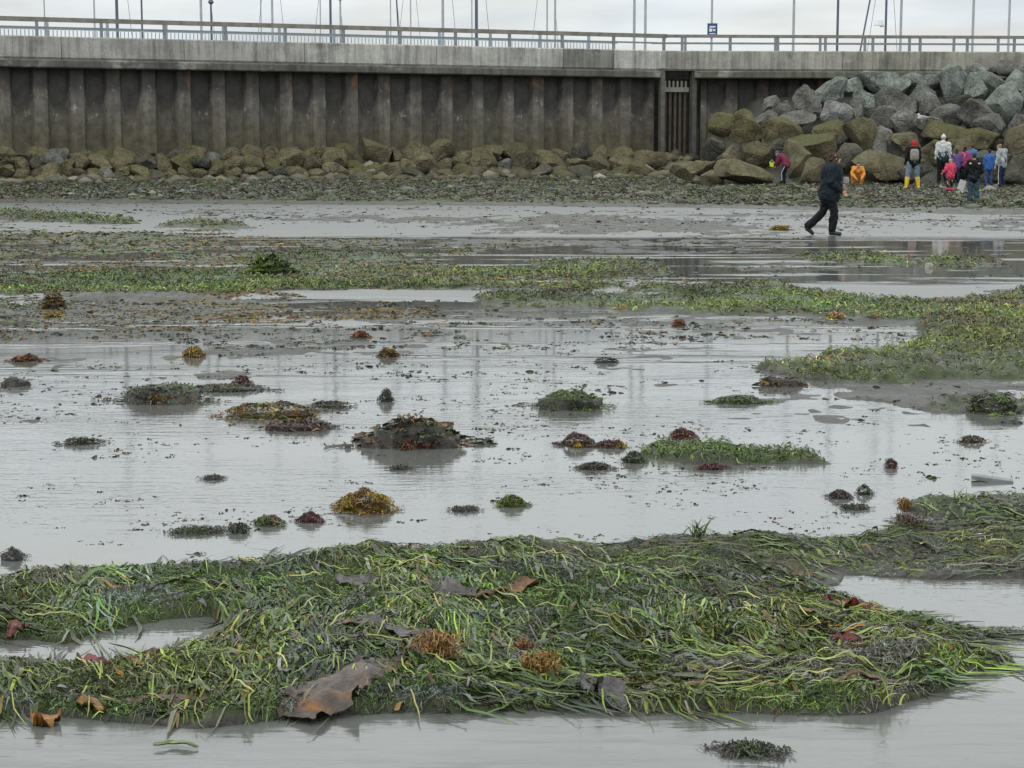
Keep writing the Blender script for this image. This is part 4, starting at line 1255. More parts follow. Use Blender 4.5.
MAR = cloth("maroon_cloth", (.16, .03, .06), .85)
BRN = cloth("brown_hair", (.055, .032, .022), .75, .3)
BLD = cloth("blond_hair", (.42, .30, .15), .7, .2)
DKH = cloth("dark_hair", (.025, .018, .014), .7, .2)
RUCK = cloth("grey_rucksack", (.26, .245, .215), .85, .15)
LIME = cloth("lime_plastic", (.55, .75, .05), .4)

def mesh_box(name, c, h, mat, parent, rot=None, bev=0.25):
    V, F = ICO[3]
    p = .5
    W = np.sign(V) * np.abs(V) ** p
    W = W / np.abs(W).max(0) * np.array(h)
    if rot: W = W @ np.array(rot).T
    W = W + np.array(c)
    return mk(name, W, F, mat, parent)

# the woman striding right
x, y = ppl_pos(828, 235.5, 0)
j = J(pel=(0, .0, .93), waist=(0, .02, 1.09), chest=(0, .05, 1.31), neck=(0, .085, 1.46), head=(0, .13, 1.60),
      shl=(-.18, .06, 1.40), shr=(.18, .05, 1.40), ell=(-.23, .05, 1.13), elr=(.24, -.02, 1.13), wrl=(-.17, .27, 1.02), wrr=(.22, .22, .93),
      hipl=(-.09, 0, .90), hipr=(.09, 0, .90), knl=(-.09, -.10, .49), anl=(-.09, -.40, .17), tol=(-.10, -.31, .04), knr=(.09, .10, .50), anr=(.09, .07, .085), tor=(.10, .23, .035))
w1 = person(x, y, -math.pi / 2, 1.68, j, dict(jacket=DKT, hem=.5, flare=True, girth=1.32, sleeve=1.3, trousers=BLK, leg_r=(.115, .088, .085), hair=(BRN, "curly"), hood_down=True), "woman with curly brown hair striding across the wet flat in dark coat and black trousers", .010)
mesh_box("coat_badge", (.255, .06, 1.30), (.006, .022, .022), WHT, w1)
s_ = w1["_s"]
bag = empty("camera_bag", (x + .33, y + .02, 1.10)); tag(bag, "small grey camera bag held at the chest of the striding woman", "bag")
mesh_box("bag_body", (0, 0, 0), (.07, .055, .075), RUCK, bag)
m = MB(); m.tube((-.08, 0, .07), (-.17, 0, .33), .012, None, 6); m.build("strap", BLK, bag)

# bent figure against the dark gap, holding something lime
x, y = stand(783, 184)
j = J(pel=(0, -.14, .88), waist=(0, -.08, 1.02), chest=(0, .10, 1.19), neck=(0, .22, 1.29), head=(0, .32, 1.36), shl=(-.17, .14, 1.24), shr=(.17, .14, 1.24), ell=(-.2, .24, .98), elr=(.2, .24, .98), wrl=(-.14, .40, .80), wrr=(.14, .40, .80),
      hipl=(-.09, -.12, .86), hipr=(.09, -.12, .86), knl=(-.11, .03, .48), knr=(.11, -.02, .48))
p2_ = person(x, y, R(62), 1.42, j, dict(jacket=MAR, hem=.2, trousers=NAVY, stripe=WHT, hat=(cloth("slate_blue_knit", (.05, .10, .17), .85), "beanie"), boots=BLK), "person in maroon top and striped navy trousers bending beside the boulders in blue hat", .014, look=-.5)
bk = empty("bucket", (x - .42, y + .08, p2_.location.z + .62)); tag(bk, "lime plastic pot held by the bending person in maroon", "bucket")
m = MB(); m.tube((0, 0, 0), (0, 0, .17), .075, .10, 12); m.build("pot", LIME, bk)
m = MB(); m.tube((-.09, 0, .17), (0, 0, .26), .008, None, 6); m.tube((.09, 0, .17), (0, 0, .26), .008, None, 6); m.build("handle", WHT, bk)

# crouching child in orange oilskins, facing the camera
x, y = stand(857, 186.5)
j = J(pel=(0, -.25, .40), waist=(0, -.16, .55), chest=(0, .02, .72), neck=(0, .12, .84), head=(0, .20, .93), shl=(-.18, .04, .80), shr=(.18, .04, .80), ell=(-.27, .12, .56), elr=(.27, .12, .56), wrl=(-.12, .36, .34), wrr=(.12, .36, .34),
      hipl=(-.10, -.22, .38), hipr=(.10, -.22, .38), knl=(-.24, .16, .50), knr=(.24, .16, .50), anl=(-.17, -.02, .10), anr=(.17, -.02, .10), tol=(-.19, .14, .04), tor=(.19, .14, .04))
person(x, y, math.pi, 1.45, j, dict(jacket=ORNG, hem=.3, trousers=ORNG, hair=(DKH, "short"), boots=cloth("boot_brown", (.12, .06, .03), .6)), "child in orange oilskins crouching on the weedy shore in front of a boulder", .013, look=-.5)

# yellow boots, red hood, rucksack
x, y = stand(912, 189)
j = J(kn_=(0, 0, 0), knl=(-.17, .02, .50), anl=(-.22, 0, .085), tol=(-.26, .14, .03), knr=(.17, .02, .50), anr=(.22, 0, .085), tor=(.26, .14, .03), hipl=(-.11, 0, .92), head=(.02, .03, 1.62))
r = person(x, y, R(4), 1.72, j, dict(jacket=BLK, hem=.2, trousers=DEN, leg_r=(.12, .09, .085), hat=(RED, "hood"), boots=YEL, boot_h=.72, tuck=.78, girth=1.05), "person seen from behind in red hood, pale jeans and tall yellow boots with rucksack", .013)
b_ = empty("rucksack", (x, y - .20, r.location.z + 1.02)); tag(b_, "small grey rucksack on the back of the person in yellow boots", "rucksack")
mesh_box("pack_body", (0, -.03, .17), (.15, .09, .21), RUCK, b_); mesh_box("front_pocket", (0, -.135, .09), (.10, .035, .09), cloth("pocket_tan", (.20, .18, .15)), b_)

# white hoodie with bobble hat, dark bag round the waist
x, y = stand(942, 184)
r = person(x, y, R(-12), 1.78, J(head=(.0, .05, 1.63)), dict(jacket=WHT, hem=-.1, trousers=BLK, leg_r=(.13, .09, .075), hat=(WHT, "bobble"), girth=1.1, hood_down=True), "adult in white hooded top and white bobble hat seen from behind near the rocks", .013)
g2 = cloth("bottle_green_cloth", (.03, .055, .055), .8)
V, F = ellip((0, -.02, 1.02), (.215, .19, .26)); m = MB(); m.add(V, F); jk2 = m.build("tied_jacket", g2, r, smooth=True)
bpy.context.view_layer.update()
m = MB()
for k in range(14):
    t0, t1 = 2 * math.pi * k / 14, 2 * math.pi * (k + 1) / 14
    m.tube((.06 * math.cos(t0), -.214, 1.06 + .06 * math.sin(t0)), (.06 * math.cos(t1), -.214, 1.06 + .06 * math.sin(t1)), .014, None, 6)
m.tube((-.03, -.216, 1.045), (.03, -.216, 1.075), .014, None, 6); m.build("round_emblem", WHT, jk2)

# small child in hot pink
x, y = stand(949.5, 192.5)
j = J(ell=(-.30, -.05, 1.18), wrl=(-.36, .10, 1.05), elr=(.26, 0, 1.12), wrr=(.2, .16, 1.0))
person(x, y, R(20), 1.12, j, dict(jacket=PINK, hem=.5, girth=1.25, sleeve=1.25, trousers=BLK, leg_r=(.10, .075, .07), hair=(BLD, "long"), boots=PINK, boot_h=.3), "small blond child in hot pink jacket and pink boots walking towards the rocks", .013)
# purple and teal child, magenta child, blue jacket child behind the group
x, y = stand(955.5, 183.5)
person(x, y, R(10), 1.28, J(), dict(jacket=PURP, hem=.6, girth=1.15, trousers=NAVY, hair=(BRN, "long"), boots=BLK), "child in purple jacket half hidden behind the small pink child", .014)
x, y = stand(963.5, 183)
person(x, y, R(-15), 1.33, J(), dict(jacket=MAG, hem=.7, girth=.95, trousers=BLK, hair=(DKH, "long"), boots=BLK), "slim child in magenta coat between the purple child and the black jacket", .014)
x, y = stand(971, 181.5)
person(x, y, R(5), 1.38, J(), dict(jacket=cloth("steel_blue_cloth", (.07, .17, .30), .8), hem=.5, trousers=NAVY, hair=(BRN, "short"), boots=BLK), "child in steel blue jacket mostly hidden behind the person in black", .014)
# black jacket, white paper
x, y = stand(973, 203.5)
j = J(wrl=(-.25, .14, .88), ell=(-.27, .0, 1.12), elr=(.27, .0, 1.12), wrr=(.22, .2, 1.0))
r = person(x, y, R(-6), 1.50, j, dict(jacket=BLK, hem=.3, girth=1.15, sleeve=1.15, trousers=TEAL, leg_r=(.12, .095, .095), hair=(BRN, "short"), boots=BLK), "person in black jacket with two white shoulder marks and teal jeans facing the rocks", .012)
for s in (-1, 1): mesh_box("shoulder_mark", (.13 * s, -.135, 1.19), (.035, .012, .022), WHT, r)
pp = empty("sheet_of_paper", (x - .36, y - .03, r.location.z + .55)); tag(pp, "white sheet of paper hanging from the hand of the person in black", "paper")
m = MB(); m.box((.0, 0, .0), (.11, .003, .15), Matrix.Rotation(.35, 4, "Y") @ Matrix.Rotation(.25, 4, "Z")); m.build("sheet", WHT, pp)
# blue jacket
x, y = stand(988, 186.5)
person(x, y, R(12), 1.36, J(), dict(jacket=BLUE, hem=.4, girth=1.12, trousers=cloth("royal_blue_cloth", (.03, .07, .19), .8), hair=(DKH, "short"), boots=BLK), "child in bright blue jacket standing at the foot of the boulders", .013)
# grey hoodie
x, y = stand(1001, 188)
j = J(pel=(0, 0, .95), chest=(0, .05, 1.32), neck=(0, .09, 1.46), head=(0, .15, 1.58), ell=(-.24, .03, 1.12), wrl=(-.22, .12, .88), elr=(.22, .06, 1.14), wrr=(.16, .26, 1.05))
person(x, y, R(40), 1.62, j, dict(jacket=GRY, hem=.2, girth=1.08, sleeve=1.1, trousers=NAVY, stripe=WHT, hair=(cloth("sandy_hair", (.22, .15, .09), .7), "short"), boots=BLK, hood_down=True), "teenager in grey hooded top and navy track trousers beside the blue jacket", .013)
# gull on the mossy boulder
gx_, gz_ = at_y(922, 117.5, 71.2)
gl_ = empty("gull", (float(gx_), 71.2, float(gz_) - .17)); tag(gl_, "white gull resting on a dark boulder above the person in yellow boots", "gull")
fused("body", [ellip((0, 0, .17), (.19, .085, .085)), ellip((-.14, 0, .28), (.055, .05, .05)), capsule((-.10, 0, .22), .055, (-.14, 0, .27), .045), capsule((.12, 0, .18), .05, (.28, 0, .17), .02), capsule((-.18, 0, .275), .012, (-.24, 0, .27), .006),
     capsule((-.01, -.03, .1), .012, (-.01, -.03, .0), .012), capsule((-.01, .03, .1), .012, (-.01, .03, .0), .012)], .011, WHT, gl_, 2)
fused("wing", [ellip((.06, -.07, .19), (.17, .025, .055), 0, .1), capsule((.15, -.05, .19), .03, (.30, -.02, .17), .012)], .012, GRY, gl_, 2)
for o in bpy.data.objects:
    if "_s" in o: del o["_s"]
# ------------------------------------------------------------------ single stones and seaweed pieces standing in the shallows
M_WET = rockmat("wet_stone", moss=(.05, .075, .018))
M_WET.node_tree.nodes["Principled BSDF"].inputs["Roughness"].default_value = .45
M_KELP = weedmat("kelp", .36, .4)
_t = M_KELP.node_tree
_n = noise(_t, 16, 5, .65, sc=(1, 2.2, 1))
bump(_t, _t.nodes["Principled BSDF"], ma(_t, "ADD", _n, ma(_t, "MULTIPLY", noise(_t, 70, 3), .3)), .8, .02)
def surf_z(V, x, y):
    d = (V[:, 0] - x) ** 2 + (V[:, 1] - y) ** 2
    k = np.argsort(d)[:12]
    return V[k, 2].max()
def clump(px, py, w, h, cn, cp, nf, label, cat="seaweed", name="seaweed_clump", rock=None, moss=.4, frl=(.03, .08), frw=(.006, .014), seed=0, spiky=.02, flat=False, rockname="rock", cuts=9, group=None, extra=None, cover=1.0):
    """px, py: foot of the thing in the photo; w, h its seen size in pixels"""
    X, Y = at(px, py, 0.0); X, Y = float(X), float(Y)
    s = (Y * CP + CZ * SP) / FPX
    h = h * (.92 if rock else .66)
    hw = w * s / 2; hh = max(h * s, .012)
    hd = hw * (.75 if not flat else .55)
    Y += hd * .8
    V, F = rock_shape(3, 5000 + seed, min(cuts, 6), .16, lo=.6, hi=.9)
    V[:, 2] = np.sign(V[:, 2]) * np.abs(V[:, 2]) ** .75
    V = V * np.array([hw, hd, hh * (.85 if rock else .6)])
    V[:, 2] += -.0
    if rock:
        root = empty("stone", (X, Y, 0)); tag(root, label, "stone", group)
        st_ = mk(rockname, V, F, M_WET, root); st_.color = (*rock, moss)
    else:
        root = empty(name, (X, Y, 0)); tag(root, label, cat, group)
        base = mk("matted_base", V * np.array([.92, .92, .8]), F, M_LITTER, root, col=np.clip(cols(len(V), cn, cp, .25) * .6, 0, 1))
    if nf:
        nf = int(nf * 4)
        r_ = np.sqrt(rng.random(nf)) * rng.uniform(.85, 1.45, nf); th = rng.uniform(0, 6.3, nf)
        th_r = 1 + .22 * np.sin(th * 2 + seed) + .15 * np.sin(th * 5 + 2 * seed)
        r_ = r_ * th_r
        gx1, gy1 = np.cos(th) * r_ * hw, np.sin(th) * r_ * hd
        pz = hh * np.sqrt(np.clip(1 - r_ ** 2, 0, 1)) * (1 + .16 * fbm(gx1 + seed, gy1, [hw * .5, hw * .2], [1, .7], 700 + seed))
        if rock:
            # sit on the stone itself
            d2 = (gx1[:, None] - V[None, :, 0]) ** 2 + (gy1[:, None] - V[None, :, 1]) ** 2 - (V[None, :, 2] > 0) * 1e-4
            d2 = np.where(V[None, :, 2] > -.05 * hh, d2, 9)
            pz = np.where(r_ < 1.05, V[np.argmin(d2, 1), 2], .004)
        P = np.stack([gx1, gy1, np.maximum(pz, .002)], -1)
        keep = rng.random(nf) < (1.0 if not rock else np.where(fbm(gx1 * 1.0 + seed, gy1, [hw * .7, hw * .3], [1, .7], 750 + seed) > (.35 - cover * .35), 1.0, .25))
        P = P[keep]; nf = len(P); r_ = r_[keep]
        L_ = rng.gamma(3, .33, nf) * np.mean(frl) * .45; hd_ = rng.uniform(0, 6.3, nf)
        P2 = P.copy(); P2[:, 0] -= np.cos(hd_) * L_ * .5; P2[:, 1] -= np.sin(hd_) * L_ * .5
        patch = fbm(P[:, 0] + 3 * seed, P[:, 1], [hw * .6, hw * .25], [1, .6], 770 + seed)
        order = np.argsort(np.argsort(patch)) / nf + rng.normal(0, .12, nf)
        pr_ = np.cumsum(np.array(cp) / sum(cp)); ki = np.clip(np.searchsorted(pr_, np.clip(order, 0, .999)), 0, len(cn) - 1)
        cc = np.array([PAL[x] for x in cn])[ki] * np.exp(rng.normal(0, .32, (nf, 1)))
        fr = ribbons(P2, hd_, L_, rng.uniform(*frw, nf) * .42, rng.normal(0, 1.8, nf), rng.uniform(-.2, 1, nf) * spiky * .8, np.zeros(nf), cc, 4, ground=False, tilt=.9, wav=hh * .02)
        q = fr[0].reshape(nf, 5, 2, 3)
        q[..., 2] = np.maximum(q[..., 2], .003)
        mk("weed_cover" if rock else "fronds", q.reshape(-1, 3), fr[1], M_WEED, root, col=fr[2])
    if extra:
        for (dx, dz, ew, names_, pr_, nm) in extra:
            cx, cz = dx * hw, dz * hh * .75
            cy = -hd * math.sqrt(max(0, 1 - dx * dx)) * .8 * (1 if dz < .5 else .3)
            n_ = 70
            P = np.stack([cx + rng.normal(0, ew * s * .35, n_), cy + rng.normal(0, ew * s * .3, n_), np.clip(cz + rng.normal(0, ew * s * .2, n_), .004, 9)], -1)
            a_ = ribbons(P, rng.uniform(0, 6.3, n_), rng.uniform(.15, .45, n_) * ew * s, rng.uniform(.06, .18, n_) * ew * s, rng.normal(0, 1, n_), rng.uniform(0, .3, n_) * ew * s, np.zeros(n_), cols(n_, names_, pr_, .25), 3, ground=False, tilt=1.0)
            mk(nm, *a_[:2], M_WEED, root, col=a_[2])
    return root
DS, GS, BS = (.07, .068, .06), (.12, .12, .11), (.09, .075, .06)
PAL["ylo"] = (.24, .17, .02); PAL["redb"] = (.125, .042, .018); PAL["pur"] = (.075, .038, .038); PAL["tan"] = (.27, .15, .06)
clump(408, 449, 106, 32, ["dm", "dk", "gg", "br"], [5, 1.5, 3, 2.5], 110, "largest stone in the shallows, draped in purple brown kelp with orange tufts", rock=(.055, .047, .044), moss=.25, frl=(.08, .2), frw=(.05, .10), seed=1, cuts=3, cover=1.8, spiky=.004,
      extra=[(.05, .98, 20, ["oc", "br"], [3, 1], "ochre_tuft"), (.02, .12, 14, ["redb"], [1], "orange_tuft"), (.38, .12, 10, ["redb"], [1], "orange_tuft"), (-.2, .6, 14, ["gr", "md"], [1, 1], "green_tuft")])
clump(157, 404, 82, 22, ["dm", "gg", "oc", "dk", "gr"], [4, 4, 1, 2, 1.5], 240, "rounded weedy stone with dull green and ochre fringe in the left shallows", rock=DS, moss=.5, frl=(.04, .12), frw=(.012, .03), seed=2, extra=[(.1, .2, 16, ["oc", "br"], [2, 1], "ochre_tuft"), (.7, .2, 10, ["oc"], [1], "ochre_tuft")])
clump(571, 410, 66, 21, ["dk", "gr", "md"], [3, 3, 2], 420, "domed stone covered in dark green weed in the middle of the water", rock=DS, moss=.8, frl=(.04, .09), frw=(.008, .02), seed=3)
clump(364, 513, 58, 26, ["ylo", "oc", "br"], [3, 3, 2], 420, "bright golden yellow bladder weed clump in the water beyond the near bed", frl=(.03, .07), frw=(.008, .018), seed=4, spiky=.02, extra=[(.3, .7, 14, ["yl", "ylo"], [1, 1], "lime_tuft")])
clump(268, 419, 100, 15, ["oc", "redb", "gr", "dm", "ylo"], [2, 1, 2, 3, 1], 340, "long low mat of orange, ochre and green weed above the dark kelp log", frl=(.04, .11), frw=(.01, .025), seed=5, flat=True)
clump(297, 431, 66, 10, ["br", "dm"], [2, 1], 50, "smooth dark brown kelp stalk lying like a log in the left shallows", frl=(.05, .12), frw=(.02, .04), seed=6, flat=True, rock=(.045, .025, .022), moss=0, rockname="stalk", cuts=3)
clump(450, 388, 0.1, 0.1, ["dm"], [1], 0, "x") if False else None
clump(13, 387, 30, 12, ["dm"], [1], 30, "bare dark stone at the left edge of the shallows", rock=(.06, .05, .048), moss=.1, seed=7)
clump(269, 276, 46, 24, ["dk", "gr", "md"], [2, 4, 2], 500, "square block topped with green turf like weed in the far left flat", rock=(.05, .045, .03), moss=.9, frl=(.12, .3), frw=(.03, .06), seed=8, spiky=.05, cuts=16)
clump(52, 310, 22, 19, ["oc", "br", "dk"], [2, 2, 2], 200, "dark pointed stone with yellow brown weed on its left flank", rock=(.04, .032, .026), moss=.3, frl=(.08, .2), frw=(.02, .05), seed=9, spiky=.03)
clump(52, 318, 18, 6, ["oc", "ylo"], [1, 1], 120, "small ochre tuft just below the dark pointed stone", frl=(.06, .15), frw=(.02, .04), seed=91)
clump(193, 357, 17, 10, ["oc", "ylo", "br"], [2, 1, 1], 160, "little ochre weed tuft left of centre in the far shallows", frl=(.05, .12), frw=(.014, .03), seed=10, spiky=.04)
clump(996, 414, 52, 20, ["dk", "dm", "gr", "md"], [2, 3, 3, 1], 320, "dark peaked stone with green fringe at the right edge below the green bed", rock=(.06, .055, .05), moss=.5, frl=(.05, .13), frw=(.012, .03), seed=11)
clump(1013, 424, 22, 6, ["dm"], [1], 10, "flat grey stone beside the dark peaked stone", rock=GS, moss=.1, seed=12, flat=True)
clump(783, 387, 44, 10, ["br", "dm"], [2, 2], 60, "flat brown kelp slab lying just left of the green bed", rock=(.10, .08, .07), moss=0, frl=(.05, .15), frw=(.03, .06), seed=13, flat=True, rockname="slab", cuts=5)
clump(740, 404, 46, 8, ["dk", "gg", "gr"], [2, 3, 2], 220, "small dull green mat between the domed stone and the green bed", frl=(.04, .09), frw=(.01, .02), seed=14, flat=True)
clump(579, 447, 32, 14, ["pur", "dm", "rd"], [2, 2, 1], 220, "purple brown tuft with a yellow foot below the domed green stone", frl=(.03, .07), frw=(.008, .018), seed=15, extra=[(-.1, .1, 12, ["ylo"], [1], "yellow_tuft")])
clump(611, 448, 26, 8, ["pur", "br"], [2, 2], 120, "low dark red tuft with yellow right end in mid water", frl=(.03, .07), frw=(.008, .018), seed=16, flat=True, extra=[(.7, .3, 9, ["ylo"], [1], "yellow_tuft")])
clump(684, 439, 26, 10, ["rd", "pur", "redb"], [3, 1, 1], 180, "red seaweed tuft behind the green patch in mid water", frl=(.03, .07), frw=(.008, .018), seed=17)
clump(727, 460, 24, 7, ["rd", "redb", "tan"], [2, 1, 1], 120, "brick red weed lying on the middle of the green patch", frl=(.03, .06), frw=(.01, .02), seed=18, flat=True)
clump(712, 470, 26, 5, ["rd", "pur"], [3, 1], 110, "thin crimson weed strip along the front of the green patch", frl=(.03, .06), frw=(.008, .016), seed=19, flat=True)
clump(512, 507, 24, 13, ["gr", "br", "md"], [2, 1, 1], 200, "small green and brown weed dome right of the golden clump", frl=(.03, .06), frw=(.007, .015), seed=20)
clump(309, 523, 22, 10, ["pur", "rd"], [3, 1], 200, "purple tuft left of the golden clump", frl=(.02, .05), frw=(.006, .012), seed=21)
clump(268, 526, 26, 9, ["gr", "dm", "oc"], [2, 2, 1], 160, "olive green tuft left of the purple tuft", frl=(.03, .06), frw=(.006, .013), seed=22)
clump(238, 533, 20, 8, ["dk", "dm"], [1, 2], 120, "blackish spiky weed tuft farthest left of three near the golden clump", frl=(.03, .06), frw=(.006, .012), seed=23, spiky=.03)
clump(196, 535, 60, 3, ["dm", "dk"], [1, 1], 140, "long thin black strand line beside the blackish spiky tuft", frl=(.03, .06), frw=(.006, .012), seed=24, flat=True)
clump(80, 445, 38, 7, ["dm", "dk"], [2, 1], 80, "low dark weed mat alone in the left shallows", frl=(.04, .08), frw=(.01, .02), seed=25, flat=True)
clump(11, 561, 25, 13, ["dm", "dk"], [2, 1], 60, "dark wet stone at the left edge behind the near bed", rock=(.045, .045, .045), moss=.1, frl=(.02, .05), frw=(.006, .012), seed=26)
clump(865, 495, 14, 11, ["dm", "dk"], [2, 1], 50, "small round dark weed ball on a short stem in the right shallows", frl=(.02, .05), frw=(.008, .015), seed=27, spiky=.02)
clump(841, 499, 20, 8, ["pur", "dm"], [2, 2], 120, "purple grey tuft just left of the dark weed ball", frl=(.02, .05), frw=(.006, .013), seed=28)
clump(857, 510, 28, 4, ["dm", "dk"], [2, 1], 80, "flat dark strip of weed below the dark weed ball", frl=(.03, .06), frw=(.006, .012), seed=29, flat=True)
clump(892, 468, 12, 10, ["rd", "dm"], [2, 1], 90, "tiny red brown tuft standing alone in the right shallows", frl=(.02, .05), frw=(.006, .012), seed=30, spiky=.02)
clump(973, 443, 26, 6, ["br", "dm"], [1, 2], 60, "low brown weed mat in the far right shallows", frl=(.03, .07), frw=(.01, .02), seed=31, flat=True)
clump(241, 384, 14, 9, ["rd", "pur", "redb"], [3, 1, 1], 90, "small red frond standing behind the weedy stones at left", frl=(.04, .08), frw=(.012, .022), seed=32, spiky=.03)
clump(225, 392, 70, 7, ["dm", "gg", "br"], [3, 3, 1], 220, "grey spread of weed between the rounded stone and red frond", frl=(.04, .1), frw=(.01, .025), seed=33, flat=True)
clump(386, 402, 12, 11, ["dm", "dk"], [2, 1], 70, "dark pointed tuft behind the largest stone", frl=(.03, .08), frw=(.008, .016), seed=34, spiky=.05)
clump(330, 408, 40, 6, ["dm", "dk", "br"], [3, 1, 1], 140, "loose dark strands between the orange mat and the pointed tuft", frl=(.04, .08), frw=(.008, .018), seed=35, flat=True)
clump(160, 391, 22, 4, ["dm", "pur"], [2, 1], 70, "thin dark weed line behind the rounded weedy stone", frl=(.04, .08), frw=(.01, .02), seed=351, flat=True)
clump(606, 363, 24, 5, ["dm"], [1], 50, "small grey brown mat far out in the middle water", frl=(.04, .08), frw=(.012, .022), seed=36, flat=True)
clump(388, 357, 18, 9, ["oc", "br"], [1, 1], 100, "rusty tuft in the far middle shallows", frl=(.05, .1), frw=(.014, .026), seed=37)
clump(360, 338, 14, 8, ["oc", "redb"], [1, 1], 80, "small orange brown tuft farthest out in middle water", frl=(.05, .12), frw=(.016, .03), seed=38)
clump(24, 362, 26, 8, ["oc", "redb", "br"], [1, 1, 1], 110, "rusty orange tuft near the left edge above the bare stone", frl=(.05, .12), frw=(.016, .03), seed=39)
clump(781, 230.5, 17, 6, ["ylo", "oc"], [3, 1], 120, "yellow ochre weed lump left of the striding woman's feet", frl=(.1, .25), frw=(.03, .07), seed=40)
clump(930, 268, 10, 7, ["pale", "tan"], [1, 1], 40, "pale rounded cobble in the dark mud at right", rock=(.33, .32, .27), moss=0, frl=(.02, .05), frw=(.01, .02), seed=41)
clump(818, 300, 13, 7, ["redb", "rd"], [2, 1], 90, "rust red tuft on the green band right of centre", frl=(.06, .14), frw=(.02, .04), seed=42)
clump(836, 320, 18, 9, ["tan", "pale"], [2, 1], 110, "tan weed lump at the front of the green band", frl=(.06, .14), frw=(.02, .04), seed=43)
clump(679, 326, 10, 8, ["oc", "redb"], [2, 1], 80, "small orange tuft in front of the green band", frl=(.06, .12), frw=(.02, .035), seed=44)
clump(400, 470, 20, 3, ["dm"], [1], 40, "faint grey strand below the largest stone", frl=(.03, .06), frw=(.008, .015), seed=45, flat=True)
clump(595, 470, 30, 8, ["dm", "pur"], [2, 1], 140, "grey purple weed spread left of the green patch", frl=(.03, .06), frw=(.008, .016), seed=46, flat=True)
clump(634, 463, 18, 11, ["dk", "dm"], [1, 1], 110, "blackish green tuft touching the left tip of the green patch", frl=(.03, .07), frw=(.008, .016), seed=47, spiky=.03)
clump(465, 512, 30, 4, ["dm"], [1], 60, "thin dark weed line left of the small green dome", frl=(.03, .06), frw=(.007, .013), seed=48, flat=True)
clump(212, 480, 22, 4, ["dm"], [1], 50, "small dark floating scrap in the left middle water", frl=(.03, .06), frw=(.007, .013), seed=49, flat=True)
clump(752, 757, 66, 5, ['dm', 'dk'], [2, 1], 160, 'submerged dark weed patch in the water in front of the bed', frl=(.03, .06), frw=(.008, .014), seed=60, flat=True)
# grey plank at the right
X, Y = at(992, 481, 0); pl = empty("plank", (float(X), float(Y), 0), -.22); tag(pl, "weathered grey plank lying in the shallows at the right", "plank")
m = MB(); m.box((0, 0, .009), (.105, .035, .010), Matrix.Rotation(.10, 4, 'Y')); m.build("board", simple("grey_wood", (.16, .17, .17), .6, .25, 20), pl)

# broad kelp blades and coloured tufts lying on the near bed
def blade(px, py, pts, width, colr, label, thick_col=None, name="kelp_blade", ruffle=.012, tips=None):
    """pts: centre line in picture points; width in metres along it"""
    n = 28
    pts = np.array(pts, float)
    tt = np.linspace(0, 1, len(pts)); t = np.linspace(0, 1, n)
    qx, qy = np.interp(t, tt, pts[:, 0]), np.interp(t, tt, pts[:, 1])
    W_ = np.interp(t, np.linspace(0, 1, len(width)), width) * .8
    X, Y = at(qx, qy, .055)
    for _ in range(3):
        X = np.convolve(np.pad(X, 2, mode="edge"), np.ones(5) / 5, "valid"); Y = np.convolve(np.pad(Y, 2, mode="edge"), np.ones(5) / 5, "valid")
    dx, dy = np.gradient(X), np.gradient(Y)
    L_ = np.hypot(dx, dy) + 1e-6
    nx, ny = -dy / L_, dx / L_
    k = 11
    s = np.linspace(-.5, .5, k)
    e1, e2 = (np.convolve(rng.normal(0, 1.6, n + 4), np.ones(5) / 5, 'valid') for _ in range(2))
    jg = 1 + .22 * np.stack([np.interp(s, [-.5, .5], [a, b]) for a, b in zip(e1, e2)])
    GXx = X[:, None] + nx[:, None] * s[None] * W_[:, None] * jg
    GYy = Y[:, None] + ny[:, None] * s[None] * W_[:, None] * jg
    zz = np.maximum(height(GXx.ravel(), GYy.ravel()).reshape(n, k), 0)
    zs = zz.copy()
    for _ in range(3): zs[1:-1] = (zs[:-2] + zs[1:-1] + zs[2:]) / 3
    zz = np.maximum(zs, zz * .5) + .018
    ed = np.abs(s[None] * 2) ** 2
    zz = zz + ruffle * ed * fbm(GXx * 1.0 + s[None] * .4, GYy, [.06, .025], [1, .6], 611) + .006 * fbm(GXx, GYy, [.1, .05], [1, .7], 617)
    c = np.array(colr)[None, None] * np.exp(.4 * fbm(GXx, GYy, [.09, .03, .012], [1, .8, .6], 621)[..., None])
    if tips is not None:
        for (t0, s0, rr, cc) in tips:
            wgt = np.exp(-(((t[:, None] - t0) / rr) ** 2 + ((s[None] - s0) / .3) ** 2))[..., None]
            c = c * (1 - wgt) + np.array(cc) * wgt
    X0_, Y0_ = float(X[0]), float(Y[0])
    V = np.stack([GXx - X0_, GYy - Y0_, zz], -1)
    up = V.reshape(-1, 3); dn = up - np.array([0, 0, .004])
    I = np.arange(n * k).reshape(n, k)
    Fq = np.stack([I[:-1, :-1], I[1:, :-1], I[1:, 1:], I[:-1, 1:]], -1).reshape(-1, 4)
    F = np.concatenate([Fq, Fq[:, ::-1] + n * k])
    cc = np.clip(np.concatenate([c.reshape(-1, 3), c.reshape(-1, 3)]), .005, .7)
    o = mk(name, np.concatenate([up, dn]), F, M_KELP, col=cc, loc=(X0_, Y0_, 0))
    tag(o, label, "kelp")
    return o
BK = (.062, .043, .033)
blade(0, 0, [(408, 652), (375, 668), (345, 684), (318, 694), (286, 708)], [.03, .15, .24, .26, .16], BK, "large translucent brown kelp blade draped to the water at the bed's front edge", tips=[(.82, .1, .028, (.22, .09, .01)), (.68, .38, .025, (.18, .075, .015)), (.2, .45, .07, (.16, .07, .02))], ruffle=.018)
